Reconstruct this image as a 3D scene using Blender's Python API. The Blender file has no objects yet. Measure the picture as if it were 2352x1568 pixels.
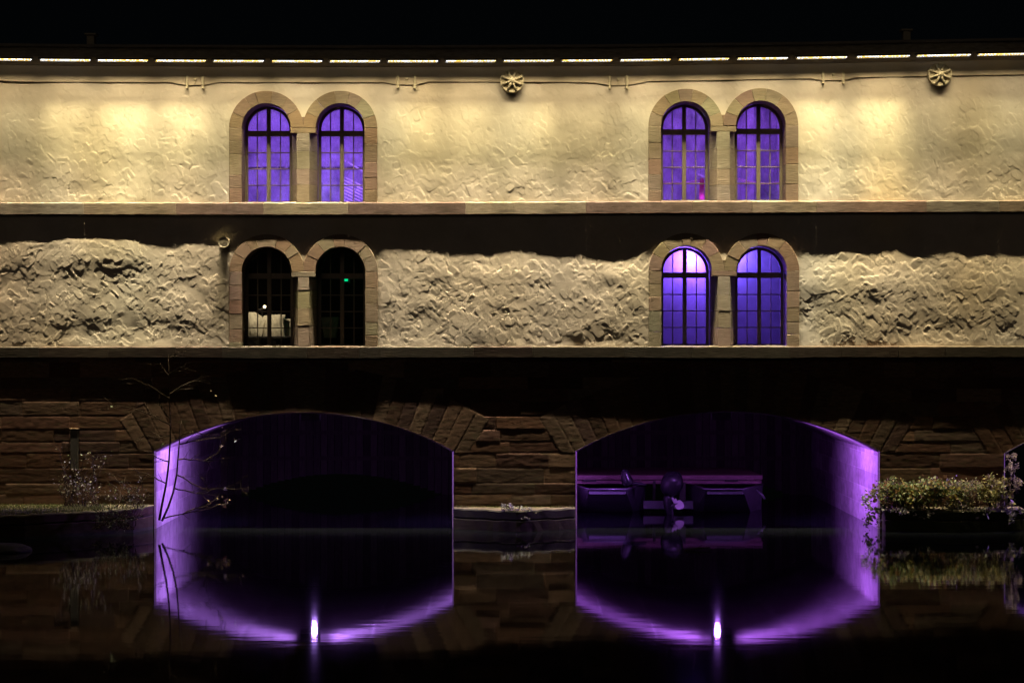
import bpy, math, random
import numpy as np
from mathutils import Vector, Matrix
random.seed(7); RNG = np.random.default_rng(11)
R = math.radians
S = 96.0; DC = 48.0; CZ = 429/96.0; CX = 1176.0; CY = 784.0
def wx(px, Y=0.0): return (px-CX)/S*(DC+Y)/DC
def wz(py, Y=0.0): return CZ+(CY-py)/S*(DC+Y)/DC
def w3(px, py, Y=0.0): return (wx(px, Y), Y, wz(py, Y))
def px_of(x): return x*S+CX
scene = bpy.context.scene
COL = scene.collection

# ------------------------------------------------------------------ camera, world, light, exposure
cam_d = bpy.data.cameras.new("camera"); cam = bpy.data.objects.new("camera", cam_d); COL.objects.link(cam)
cam.location = (0, -DC, CZ); cam.rotation_euler = (R(90), 0, 0)
cam_d.sensor_width = 36; cam_d.lens = 36*S*DC/2352; cam_d.clip_end = 2000; cam_d.clip_start = 0.5
scene.camera = cam
world = bpy.data.worlds.new("World"); scene.world = world; world.use_nodes = True
nt = world.node_tree; bgn = nt.nodes["Background"]
sky = nt.nodes.new("ShaderNodeTexSky"); sky.sky_type = 'NISHITA'; sky.sun_disc = False
sky.sun_elevation = R(32); sky.sun_rotation = R(195)
nt.links.new(sky.outputs[0], bgn.inputs[0]); bgn.inputs[1].default_value = 0.00018
sun_d = bpy.data.lights.new("night_glow", 'SUN'); sun_d.energy = 0.045; sun_d.angle = R(25); sun_d.color = (1, .80, .66)
sun = bpy.data.objects.new("night_glow", sun_d); COL.objects.link(sun); sun.rotation_euler = (R(58), 0, R(-12)); sun.location = (0, -30, 30)
scene.view_settings.view_transform = 'Standard'; scene.view_settings.look = 'None'
scene.view_settings.exposure = 0; scene.view_settings.gamma = 1
scene.cycles.use_light_tree = True; scene.cycles.max_bounces = 6; scene.cycles.diffuse_bounces = 3
scene.cycles.glossy_bounces = 3; scene.cycles.transmission_bounces = 4; scene.cycles.transparent_max_bounces = 8
scene.cycles.sample_clamp_indirect = 4; scene.cycles.caustics_reflective = False; scene.cycles.caustics_refractive = False

K_FLOOD = .42      # floodlight power scale
E_L = 0.5          # how far the light bars stand off the wall

# ------------------------------------------------------------------ helpers
class MB:
    def __init__(s): s.v = []; s.f = []; s.c = []
    def face(s, pts, col=(1, 1, 1)):
        b = len(s.v); s.v += [tuple(p) for p in pts]; s.f.append(tuple(range(b, b+len(pts)))); s.c.append(col)
    def quadstrip(s, a, b, col=(1, 1, 1), close=False):
        n = len(a); base = len(s.v); s.v += [tuple(p) for p in a]+[tuple(p) for p in b]
        for i in range(n if close else n-1):
            j = (i+1) % n; s.f.append((base+i, base+j, base+n+j, base+n+i)); s.c.append(col)
    def box(s, x0, x1, y0, y1, z0, z1, col=(1, 1, 1), bev=0.0):
        s.prism([(x0, z0), (x1, z0), (x1, z1), (x0, z1)], y0, y1, bev, col)
    def prism(s, poly, yf, yb, bev=0.0, col=(1, 1, 1), inner=None):
        """poly (x,z) extruded from front yf to back yb; front edge bevelled"""
        n = len(poly); cx = sum(p[0] for p in poly)/n; cz = sum(p[1] for p in poly)/n
        if bev > 0:
            if inner is None:
                inner = []
                for p in poly:
                    dx, dz = p[0]-cx, p[1]-cz
                    inner.append((p[0]-math.copysign(min(bev, abs(dx)), dx), p[1]-math.copysign(min(bev, abs(dz)), dz)))
            rings = [[(p[0], yf, p[1]) for p in inner], [(p[0], yf+bev, p[1]) for p in poly], [(p[0], yb, p[1]) for p in poly]]
        else:
            rings = [[(p[0], yf, p[1]) for p in poly], [(p[0], yb, p[1]) for p in poly]]
        base = len(s.v)
        for r in rings: s.v += r
        for k in range(len(rings)-1):
            for i in range(n):
                j = (i+1) % n
                s.f.append((base+k*n+i, base+k*n+j, base+(k+1)*n+j, base+(k+1)*n+i)); s.c.append(col)
        s.f.append(tuple(base+i for i in range(n))[::-1]); s.c.append(col)
        s.f.append(tuple(base+(len(rings)-1)*n+i for i in range(n))); s.c.append(col)
    def tube(s, pts, rad, n=6, col=(1, 1, 1), cap=True):
        pts = [Vector(p) for p in pts]
        if not hasattr(rad, '__len__'): rad = [rad]*len(pts)
        base = len(s.v); up = Vector((0.13, 0.31, 0.94))
        for i, p in enumerate(pts):
            d = (pts[min(i+1, len(pts)-1)]-pts[max(i-1, 0)]).normalized()
            a = d.cross(up)
            if a.length < .05: a = d.cross(Vector((1, 0, 0)))
            a.normalize(); b = d.cross(a)
            for k in range(n):
                t = 2*math.pi*k/n; q = p+(a*math.cos(t)+b*math.sin(t))*rad[i]; s.v.append(tuple(q))
        for i in range(len(pts)-1):
            for k in range(n):
                k2 = (k+1) % n
                s.f.append((base+i*n+k, base+i*n+k2, base+(i+1)*n+k2, base+(i+1)*n+k)); s.c.append(col)
        if cap:
            s.f.append(tuple(base+k for k in range(n))[::-1]); s.c.append(col)
            s.f.append(tuple(base+(len(pts)-1)*n+k for k in range(n))); s.c.append(col)
    def lathe_y(s, cx, cz, prof, n=24, col=(1, 1, 1)):
        """prof: list of (radius, y)"""
        base = len(s.v)
        for r, y in prof:
            for k in range(n):
                t = 2*math.pi*k/n; s.v.append((cx+r*math.cos(t), y, cz+r*math.sin(t)))
        for i in range(len(prof)-1):
            for k in range(n):
                k2 = (k+1) % n
                s.f.append((base+i*n+k, base+i*n+k2, base+(i+1)*n+k2, base+(i+1)*n+k)); s.c.append(col)
    def build(s, name, mat, parent=None, smooth=False, fix=True):
        me = bpy.data.meshes.new(name); me.from_pydata(s.v, [], s.f)
        at = me.color_attributes.new("Col", 'FLOAT_COLOR', 'CORNER')
        arr = np.ones((len(me.loops), 4), dtype=np.float32); k = 0
        cnt = np.array([len(f) for f in s.f]); cols = np.array(s.c, dtype=np.float32)
        arr[:, :3] = np.repeat(cols, cnt, axis=0)
        at.data.foreach_set("color", arr.ravel())
        if fix:
            import bmesh
            bm = bmesh.new(); bm.from_mesh(me); bmesh.ops.recalc_face_normals(bm, faces=bm.faces); bm.to_mesh(me); bm.free()
        if smooth: me.polygons.foreach_set("use_smooth", [True]*len(me.polygons))
        me.materials.append(mat); me.update()
        o = bpy.data.objects.new(name, me); COL.objects.link(o)
        if parent: o.parent = parent
        return o
def tag(o, label=None, cat=None, group=None, kind=None):
    if label: o["label"] = label
    if cat: o["category"] = cat
    if group: o["group"] = group
    if kind: o["kind"] = kind
    return o
def empty(name, loc, label, cat, group=None):
    o = bpy.data.objects.new(name, None); COL.objects.link(o); o.location = loc
    return tag(o, label, cat, group)
def parent_keep(child, root):
    """child's mesh was written in world space: shift it so that parenting keeps it in place"""
    child.parent = root; l = root.location
    child.data.transform(Matrix.Translation(-Vector(l)))
def grid_obj(name, V, F, C, mat, parent=None, smooth=True):
    """V (n,3), F (m,4) ints, C (n,3) point colours; unused verts dropped"""
    used = np.zeros(len(V), bool); used[F.ravel()] = True
    idx = np.cumsum(used)-1; V = V[used]; C = C[used]; F = idx[F]
    me = bpy.data.meshes.new(name)
    me.vertices.add(len(V)); me.vertices.foreach_set("co", V.astype(np.float32).ravel())
    me.loops.add(F.size); me.loops.foreach_set("vertex_index", F.astype(np.int32).ravel())
    me.polygons.add(len(F)); me.polygons.foreach_set("loop_start", np.arange(0, F.size, 4, dtype=np.int32))
    me.polygons.foreach_set("loop_total", np.full(len(F), 4, dtype=np.int32))
    me.update(calc_edges=True)
    at = me.color_attributes.new("Col", 'FLOAT_COLOR', 'POINT')
    c4 = np.ones((len(V), 4), np.float32); c4[:, :3] = C; at.data.foreach_set("color", c4.ravel())
    if smooth: me.polygons.foreach_set("use_smooth", np.ones(len(F), bool))
    me.materials.append(mat)
    o = bpy.data.objects.new(name, me); COL.objects.link(o)
    if parent: o.parent = parent
    return o
def vnoise(shape, cells, rng=RNG):
    """smooth value noise, cells=(nz,nx)"""
    nz, nx = max(2, int(cells[0])), max(2, int(cells[1]))
    g = rng.standard_normal((nz+3, nx+3))
    z = np.linspace(0, nz-1e-6, shape[0]); x = np.linspace(0, nx-1e-6, shape[1])
    zi = z.astype(int); xi = x.astype(int); zf = z-zi; xf = x-xi
    zf = zf*zf*(3-2*zf); xf = xf*xf*(3-2*xf)
    a = g[zi][:, xi]; b = g[zi][:, xi+1]; c = g[zi+1][:, xi]; d = g[zi+1][:, xi+1]
    return (a*(1-xf)+b*xf)*(1-zf)[:, None]+(c*(1-xf)+d*xf)*zf[:, None]

# ------------------------------------------------------------------ materials
def mat_new(name):
    m = bpy.data.materials.new(name); m.use_nodes = True
    return m, m.node_tree, m.node_tree.nodes["Principled BSDF"]
def surf(name, base=None, rough=.85, vary=.25, vscale=3.0, stretch=(1, 1, 1), bump=.3, bscale=40, bdist=.004, spec=.3, metal=0.0, dirt=None, bstretch=None):
    """colour = 'Col' attribute (or base) x procedural noise, with fine bump"""
    m, t, b = mat_new(name); N = t.nodes.new; L = t.links.new
    if base is None:
        a = N("ShaderNodeVertexColor"); a.layer_name = "Col"; src = a.outputs[0]
    else:
        a = N("ShaderNodeRGB"); a.outputs[0].default_value = (*base, 1); src = a.outputs[0]
    tc = N("ShaderNodeNewGeometry"); mp = N("ShaderNodeMapping"); mp.inputs['Scale'].default_value = stretch
    L(tc.outputs['Position'], mp.inputs[0])
    n1 = N("ShaderNodeTexNoise"); n1.inputs['Scale'].default_value = vscale; n1.inputs['Detail'].default_value = 6; n1.inputs['Roughness'].default_value = .65
    L(mp.outputs[0], n1.inputs[0])
    mr = N("ShaderNodeMapRange"); mr.inputs[1].default_value = .25; mr.inputs[2].default_value = .75; mr.inputs[3].default_value = 1-vary; mr.inputs[4].default_value = 1+vary
    L(n1.outputs[0], mr.inputs[0])
    mx = N("ShaderNodeVectorMath"); mx.operation = 'SCALE'; L(src, mx.inputs[0]); L(mr.outputs[0], mx.inputs['Scale'])
    out = mx.outputs[0]
    if dirt:
        n3 = N("ShaderNodeTexNoise"); n3.inputs['Scale'].default_value = dirt[0]; n3.inputs['Detail'].default_value = 5
        L(mp.outputs[0], n3.inputs[0])
        r3 = N("ShaderNodeMapRange"); r3.inputs[1].default_value = .52; r3.inputs[2].default_value = .68; L(n3.outputs[0], r3.inputs[0])
        mm = N("ShaderNodeMix"); mm.data_type = 'RGBA'; L(r3.outputs[0], mm.inputs[0]); L(out, mm.inputs[6]); mm.inputs[7].default_value = (*dirt[1], 1)
        mf = N("ShaderNodeMath"); mf.operation = 'MULTIPLY'; L(r3.outputs[0], mf.inputs[0]); mf.inputs[1].default_value = dirt[2]; L(mf.outputs[0], mm.inputs[0])
        out = mm.outputs[2]
    L(out, b.inputs['Base Color'])
    if bump:
        n2 = N("ShaderNodeTexNoise"); n2.inputs['Scale'].default_value = bscale; n2.inputs['Detail'].default_value = 5
        if bstretch:
            mb = N("ShaderNodeMapping"); mb.inputs['Scale'].default_value = bstretch; L(tc.outputs['Position'], mb.inputs[0]); L(mb.outputs[0], n2.inputs[0])
        else: L(tc.outputs['Position'], n2.inputs[0])
        bp = N("ShaderNodeBump"); bp.inputs['Strength'].default_value = bump; bp.inputs['Distance'].default_value = bdist
        L(n2.outputs[0], bp.inputs['Height']); L(bp.outputs[0], b.inputs['Normal'])
    b.inputs['Roughness'].default_value = rough; b.inputs['Specular IOR Level'].default_value = spec; b.inputs['Metallic'].default_value = metal
    return m
M = {}
M['plaster'] = surf("plaster", None, .95, .10, 1.6, (1, 1, 1), .25, 60, .003, .1, dirt=(1.1, (.46, .385, .28), .4))
M['stone'] = surf("dressed_sandstone", None, .9, .22, 5, (1, 1, 4.5), .8, 14, .012, .15, bstretch=(.5, 1, 6))
M['ledge'] = surf("weathered_ledge", None, .9, .30, 5, (1, 1, 4), .5, 10, .012, .15, dirt=(2.2, (.07, .055, .04), .6), bstretch=(.5, 1, 5))
M['masonry'] = surf("river_masonry", None, .9, .34, 5, (1, 1, 4), .35, 16, .006, .15, dirt=(3.0, (.06, .06, .03), .4), bstretch=(.6, 1, 4))
M['frame'] = surf("painted_wood", (.34, .28, .20), .6, .15, 12, (1, 1, 1), .1, 60, .002, .3)
M['metal_dark'] = surf("dark_metal", (.05, .045, .04), .5, .2, 9, (1, 1, 1), .15, 50, .002, .5)
M['iron'] = surf("painted_iron", (.46, .40, .27), .7, .15, 12, (1, 1, 1), .2, 50, .002, .3)
M['galv'] = surf("grey_aluminium", (.30, .30, .34), .38, .18, 6, (1, 1, 1), .1, 30, .002, .5, metal=.6)
M['black_plastic'] = surf("black_gelcoat", (.03, .03, .035), .25, .2, 7, (1, 1, 1), 0, 30, .002, .5)
M['white_metal'] = surf("white_painted_metal", (.8, .78, .8), .4, .08, 7, (1, 1, 1), 0, 30, .002, .5)
M['wood'] = surf("reddish_planks", (.34, .20, .21), .7, .3, 4, (1, 8, 6), .4, 30, .004, .3)
M['deck_wood'] = surf("grey_red_deck", (.14, .075, .065), .8, .35, 4, (1, 8, 6), .4, 30, .004, .2)
M['plank_dark'] = surf("dark_timber", None, .9, .35, 3, (6, 1, .6), .4, 20, .004, .2)
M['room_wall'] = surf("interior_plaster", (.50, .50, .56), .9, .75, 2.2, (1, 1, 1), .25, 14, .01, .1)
M['room_dusk'] = surf("interior_plaster_dim", (.12, .115, .12), .9, .3, 2.4, (1, 1, 1), .25, 14, .01, .1)  # room plaster coloured darker so the lower right room looks dimmer
M['room_dark'] = surf("interior_plaster_shade", (.03, .028, .025), .9, .2, 2, (1, 1, 1), .2, 14, .01, .1)  # room plaster coloured near black, the unlit room's shade put into the colour
M['bark'] = surf("bark", (.042, .030, .020), .9, .3, 20, (1, 1, 1), .5, 60, .004, .1)
M['rock'] = surf("wet_rock", (.012, .011, .014), .95, .3, 3, (1, 1, 1), .6, 8, .03, .4)
M['plaster_cast'] = surf("cast_plaster", (.62, .56, .42), .9, .2, 6, (1, 1, 1), .5, 12, .02, .1)
M['red'] = surf("red_post", (.55, .04, .14), .5, .1, 6, (1, 1, 1), 0, 12, .02, .4)
M['chain'] = surf("pink_white_chain", (.95, .55, .75), .5, .5, 5, (1, 1, 1), 0, 12, .02, .4)
M['grass'] = surf("grass", None, .9, .25, 8, (1, 1, 1), .2, 30, .01, .1)
# ashlar lining of the tunnels
def mat_tunnel():
    m, t, b = mat_new("tunnel_ashlar"); N = t.nodes.new; L = t.links.new
    g = N("ShaderNodeNewGeometry"); sp = N("ShaderNodeSeparateXYZ"); cb = N("ShaderNodeCombineXYZ")
    L(g.outputs['Position'], sp.inputs[0]); L(sp.outputs['Y'], cb.inputs['X']); L(sp.outputs['Z'], cb.inputs['Y'])
    br = N("ShaderNodeTexBrick"); br.inputs['Scale'].default_value = 1; br.inputs['Brick Width'].default_value = 1.15; br.inputs['Row Height'].default_value = .43
    br.inputs['Mortar Size'].default_value = .012; br.inputs['Mortar Smooth'].default_value = .3
    br.inputs['Color1'].default_value = (.40, .33, .37, 1); br.inputs['Color2'].default_value = (.24, .17, .21, 1); br.inputs['Mortar'].default_value = (.40, .33, .37, 1)
    L(cb.outputs[0], br.inputs[0])
    n = N("ShaderNodeTexNoise"); n.inputs['Scale'].default_value = 3.5; n.inputs['Detail'].default_value = 7; n.inputs['Roughness'].default_value = .7; L(g.outputs['Position'], n.inputs[0])
    mr = N("ShaderNodeMapRange"); mr.inputs[1].default_value = .3; mr.inputs[2].default_value = .7; mr.inputs[3].default_value = .6; mr.inputs[4].default_value = 1.25; L(n.outputs[0], mr.inputs[0])
    s = N("ShaderNodeVectorMath"); s.operation = 'SCALE'; L(br.outputs[0], s.inputs[0]); L(mr.outputs[0], s.inputs['Scale']); L(s.outputs[0], b.inputs['Base Color'])
    bp = N("ShaderNodeBump"); bp.inputs['Strength'].default_value = .5; bp.inputs['Distance'].default_value = .02
    ad = N("ShaderNodeMath"); ad.operation = 'SUBTRACT'; L(n.outputs[0], ad.inputs[0]); L(br.outputs[1], ad.inputs[1]); L(ad.outputs[0], bp.inputs['Height']); L(bp.outputs[0], b.inputs['Normal'])
    b.inputs['Roughness'].default_value = .8; b.inputs['Specular IOR Level'].default_value = .2
    return m
M['tunnel'] = mat_tunnel()
def mat_water():
    m, t, b = mat_new("river_water"); N = t.nodes.new; L = t.links.new
    b.inputs['Base Color'].default_value = (.004, .005, .006, 1); b.inputs['Roughness'].default_value = .040; b.inputs['IOR'].default_value = 1.33; b.inputs['Specular IOR Level'].default_value = .30
    g = N("ShaderNodeNewGeometry"); mp = N("ShaderNodeMapping"); mp.inputs['Scale'].default_value = (.5, 1.6, 1); L(g.outputs['Position'], mp.inputs[0])
    n = N("ShaderNodeTexNoise"); n.inputs['Scale'].default_value = 1.4; n.inputs['Detail'].default_value = 4; L(mp.outputs[0], n.inputs[0])
    bp = N("ShaderNodeBump"); bp.inputs['Strength'].default_value = .07; bp.inputs['Distance'].default_value = .02; L(n.outputs[0], bp.inputs['Height']); L(bp.outputs[0], b.inputs['Normal'])
    return m
M['water'] = mat_water()
def mat_glass(name, haze=.22, dust=.5, tint=(.9, .9, .95)):
    """old window glass: see-through, faint reflections, a film of dust and streaks that catches the light behind it"""
    m, t, b = mat_new(name); N = t.nodes.new; L = t.links.new; t.nodes.remove(b); out = t.nodes["Material Output"]
    g = N("ShaderNodeNewGeometry"); mp = N("ShaderNodeMapping"); mp.inputs['Scale'].default_value = (3, 1, .9); mp.inputs['Rotation'].default_value = (0, R(28), 0); L(g.outputs['Position'], mp.inputs[0])
    n = N("ShaderNodeTexNoise"); n.inputs['Scale'].default_value = 2.2; n.inputs['Detail'].default_value = 8; n.inputs['Roughness'].default_value = .7; L(mp.outputs[0], n.inputs[0])
    mr = N("ShaderNodeMapRange"); mr.inputs[1].default_value = .42; mr.inputs[2].default_value = .72; mr.inputs[3].default_value = haze*.6; mr.inputs[4].default_value = haze+dust*.5; L(n.outputs[0], mr.inputs[0])
    tr = N("ShaderNodeBsdfTransparent"); tr.inputs[0].default_value = (*tint, 1)
    tl = N("ShaderNodeBsdfTranslucent"); tl.inputs[0].default_value = (.7, .7, .7, 1)
    gl = N("ShaderNodeBsdfGlossy"); gl.inputs['Roughness'].default_value = .05; gl.inputs[0].default_value = (1, 1, 1, 1)
    m1 = N("ShaderNodeMixShader"); L(mr.outputs[0], m1.inputs[0]); L(tr.outputs[0], m1.inputs[1]); L(tl.outputs[0], m1.inputs[2])
    m2 = N("ShaderNodeMixShader"); m2.inputs[0].default_value = .05; L(m1.outputs[0], m2.inputs[1]); L(gl.outputs[0], m2.inputs[2])
    L(m2.outputs[0], out.inputs[0]); return m
M['glass'] = mat_glass("dusty_glass", .05, 1.3); M['glass_low'] = mat_glass("streaked_glass", .012, .06); M['glass_clear'] = mat_glass("clear_glass", .02, .03)
def mat_emit(name, strength, col=None):
    m, t, b = mat_new(name); t.nodes.remove(b); e = t.nodes.new("ShaderNodeEmission"); e.inputs[1].default_value = strength
    if col: e.inputs[0].default_value = (*col, 1)
    else:
        a = t.nodes.new("ShaderNodeVertexColor"); a.layer_name = "Col"; t.links.new(a.outputs[0], e.inputs[0])
    t.links.new(e.outputs[0], t.nodes["Material Output"].inputs[0]); m.cycles.emission_sampling = 'NONE'; return m
M['led'] = mat_emit("led_dots", 3.2)
M['lens'] = mat_emit("purple_lens", 30.0, (.6, .25, 1))
M['green_lamp'] = mat_emit("green_lamp", 1.6, (.0, .55, .18))
M['room_lamp'] = mat_emit("room_lamp", 6.0, (.85, .75, 1))
M['warm_globe'] = mat_emit("warm_globe", 4.0, (1, .85, .5))
def mat_leaf():
    m, t, b = mat_new("leaf"); N = t.nodes.new; L = t.links.new; out = t.nodes["Material Output"]
    a = N("ShaderNodeVertexColor"); a.layer_name = "Col"; L(a.outputs[0], b.inputs['Base Color']); b.inputs['Roughness'].default_value = .55
    tl = N("ShaderNodeBsdfTranslucent"); L(a.outputs[0], tl.inputs[0]); mx = N("ShaderNodeMixShader"); mx.inputs[0].default_value = .3
    L(b.outputs[0], mx.inputs[1]); L(tl.outputs[0], mx.inputs[2]); L(mx.outputs[0], out.inputs[0]); return m
M['leaf'] = mat_leaf()

# ------------------------------------------------------------------ measured lines (photo pixels, 2352 wide)
def pl(pts):
    xs = [p[0] for p in pts]; ys = [p[1] for p in pts]
    return lambda x: np.interp(x, xs, ys)
bar_y = pl([(-300, 135), (30, 139), (150, 140.5), (420, 142), (700, 143), (1000, 143), (1350, 141.5), (1500, 140), (1620, 138), (1880, 135), (2030, 132), (2170, 129.5), (2300, 127), (2700, 120)])
s1_t = pl([(-300, 467), (900, 467), (1500, 464), (2700, 461)]); s1_b = pl([(-300, 492), (900, 493.5), (1500, 489.5), (2700, 485)])
s2_t = pl([(-300, 798), (2700, 796)]); s2_b = pl([(-300, 822), (1200, 822), (2700, 821)])
S1 = .10
def s2_out(x): return np.interp(px_of(x), [0, 900, 1300, 2200], [.066, .070, .086, .098])
# level line of the plaster relief, read from where the ledge's shadow ends on the wall
shadow = pl([(-300, 570), (0, 566), (54, 556), (90, 563), (165, 549), (236, 545), (306, 553), (353, 568), (400, 575), (436, 562), (495, 568), (560, 575), (850, 590), (881, 575), (954, 573), (988, 581), (1030, 592), (1086, 592), (1123, 595), (1171, 583), (1199, 584), (1227, 590), (1283, 601), (1340, 599), (1410, 612), (1432, 612), (1452, 601), (1506, 573), (1560, 575), (1800, 575), (1830, 582), (1860, 594), (1913, 596), (1938, 586), (2005, 594), (2059, 582), (2086, 594), (2128, 598), (2167, 585), (2190, 579), (2220, 595), (2248, 591), (2352, 594), (2700, 590)])

# ------------------------------------------------------------------ plaster relief map
X0, X1 = -15.0, 15.0; ZA, ZB = 3.9, 11.3; RES = .0125
NX = int((X1-X0)/RES); NZ = int((ZB-ZA)/RES)
H = np.zeros((NZ, NX), np.float32)
H += vnoise(H.shape, (7, 30))*.0085 + vnoise(H.shape, (20, 85))*.0050 + vnoise(H.shape, (45, 180))*.0010
xs = X0+(np.arange(NX)+.5)*RES; zs = ZA+(np.arange(NZ)+.5)*RES
base_h = S1-(shadow(px_of(xs))-s1_b(px_of(xs)))*(E_L-S1)/352.0
zsh = wz(575); wgt = np.clip(1-(np.abs(zs-zsh)-.15)/.55, 0, 1); wgt = wgt*wgt*(3-2*wgt)
H = H*(1-.92*wgt[:, None])+wgt[:, None]*base_h[None, :]
pxs = px_of(xs)
for cx_, cy_, rx_, ry_, d_ in [(270, 762, 170, 26, -.018), (2200, 758, 140, 26, -.017), (1870, 722, 34, 40, -.015), (1340, 783, 120, 16, -.011), (60, 420, 60, 40, -.012), (620, 0, 1, 1, 0), (200, 440, 160, 26, -.012), (2150, 420, 250, 40, -.013), (920, 600, 50, 30, -.010)]:
    gx = ((pxs-cx_)/rx_)**2; gz = ((np.array([CY-(z-CZ)*S for z in zs])-cy_)/ry_)**2
    H += d_*np.exp(-(gx[None, :]+gz[:, None]))
N_STR = 12500
rs = random.Random(5)
for i in range(N_STR):
    q_ = rs.choice([.75, 1, 1, 1.3]); a = q_*rs.uniform(.06, .16); b = q_*rs.uniform(.04, .095)
    ang = R(rs.choice([-50, -42, -58, -35, -48, 38, 50, -75, 5])+rs.uniform(-12, 12))
    cx_, cz_ = rs.uniform(X0, X1), rs.uniform(ZA, ZB); rad = max(a, b)*1.25
    i0, i1 = int((cx_-rad-X0)/RES), int((cx_+rad-X0)/RES)+1; j0, j1 = int((cz_-rad-ZA)/RES), int((cz_+rad-ZA)/RES)+1
    if i0 < 0 or j0 < 0 or i1 >= NX or j1 >= NZ: continue
    X_, Z_ = np.meshgrid(xs[i0:i1]-cx_, zs[j0:j1]-cz_)
    u = (X_*math.cos(ang)+Z_*math.sin(ang))/a; v = (-X_*math.sin(ang)+Z_*math.cos(ang))/b
    d = (np.abs(u)**4+np.abs(v)**4)**.25
    al = np.clip((1.0-d)/.13, 0, 1)*rs.uniform(.7, 1.0)
    sub = H[j0:j1, i0:i1]; m = sub.mean()
    hk = float(np.interp(cz_, [7.7, 8.0, 9.0, 9.8], [1, .95, .75, .45])); amp = hk*rs.uniform(.0012, .0056)*(2.0 if rs.random() < .10 else 1)
    tgt = m*.68+sub*.32+amp*(v*rs.uniform(-.5, 1.1)+u*rs.uniform(-.8, .8))+hk*rs.uniform(-.0016, .0032)
    ridge = np.exp(-((d-.97)/.06)**2)*rs.choice([0, 0, 0, 0, .001, .003])*hk*(v > -.2)
    H[j0:j1, i0:i1] = sub*(1-al)+tgt*al+ridge
H += RNG.standard_normal(H.shape).astype(np.float32)*.0002
def sampleH(x, z, M_, x0=X0, z0=ZA, res=RES):
    fx = np.clip((x-x0)/res-.5, 0, M_.shape[1]-1.001); fz = np.clip((z-z0)/res-.5, 0, M_.shape[0]-1.001)
    xi = fx.astype(int); zi = fz.astype(int); a = fx-xi; b = fz-zi
    if M_.ndim == 3: a = a[..., None]; b = b[..., None]
    return (M_[zi, xi]*(1-a)+M_[zi, xi+1]*a)*(1-b)+(M_[zi+1, xi]*(1-a)+M_[zi+1, xi+1]*a)*b

# windows: (centre px, spring py, radius px, outer radius px) pairs
PAIRS = [
    dict(key='upper left', w=[(611.8, 294), (781.5, 294)], r=56, Ro=85, sill=466.5, notch=269, low=False),
    dict(key='upper right', w=[(1575.2, 290.5), (1747.4, 289)], r=57, Ro=86, sill=462.5, notch=264, low=False),
    dict(key='lower left', w=[(612.9, 624), (782, 624)], r=57, Ro=86, sill=797, notch=599, low=True),
    dict(key='lower right', w=[(1576.5, 622), (1749, 622)], r=57.5, Ro=86.5, sill=796, notch=597, low=True)]

bld = empty("river_weir_building", (0, 0, 0), "long two-storey floodlit stone weir building standing across the river on dark arches", "building")

def plaster_wall(name, ylo, yhi):
    nx = int((29.0)/.0135); xg = np.linspace(-14.5, 14.5, nx)
    zl = wz(ylo(px_of(xg))); zh = wz(yhi(px_of(xg))); nz = int((zh.max()-zl.min())/.0135)
    t = np.linspace(0, 1, nz)[:, None]; Z = zl[None, :]*(1-t)+zh[None, :]*t; X = np.repeat(xg[None, :], nz, 0)
    h = sampleH(X, Z, H); V = np.stack([X, -h, Z], -1).reshape(-1, 3)
    idx = np.arange(nz*nx).reshape(nz, nx)
    F = np.stack([idx[:-1, :-1], idx[:-1, 1:], idx[1:, 1:], idx[1:, :-1]], -1).reshape(-1, 4)
    xc = px_of(V[F].mean(1)[:, 0]); yc = CY-(V[F].mean(1)[:, 2]-CZ)*S
    keep = np.ones(len(F), bool)
    for P in PAIRS:
        m_ = 9
        for cx_, cy_ in P['w']:
            Ri = P['Ro']-m_
            keep &= ~(((xc-cx_)**2+(yc-cy_)**2 < Ri*Ri) | ((abs(xc-cx_) < Ri) & (yc > cy_) & (yc < P['sill']+9)))
    n1 = sampleH(X, Z, CMAP).reshape(-1, 3)
    return grid_obj(name, V, F[keep], n1, M['plaster'], bld)
# slow colour drift of the lime plaster
cm = vnoise((NZ//4, NX//4), (6, 26), RNG)*.5+vnoise((NZ//4, NX//4), (16, 60), RNG)*.3
cm2 = vnoise((NZ//4, NX//4), (4, 30), RNG)
c0 = np.array([.61, .53, .42]); CM_ = c0[None, None, :]*(1+.07*cm[..., None])+np.array([.012, 0, -.02])*cm2[..., None]
CMAP = np.repeat(np.repeat(CM_, 4, 0), 4, 1).clip(.05, .8)
if CMAP.shape[0] < NZ: CMAP = np.pad(CMAP, ((0, NZ-CMAP.shape[0]), (0, 0), (0, 0)), mode='edge')
if CMAP.shape[1] < NX: CMAP = np.pad(CMAP, ((0, 0), (0, NX-CMAP.shape[1]), (0, 0)), mode='edge')
plaster_wall("upper_plaster_wall", lambda p: s1_t(p)+4, lambda p: bar_y(p)+8)
plaster_wall("lower_plaster_wall", lambda p: s2_t(p)+4, lambda p: s1_b(p)-6)

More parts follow.
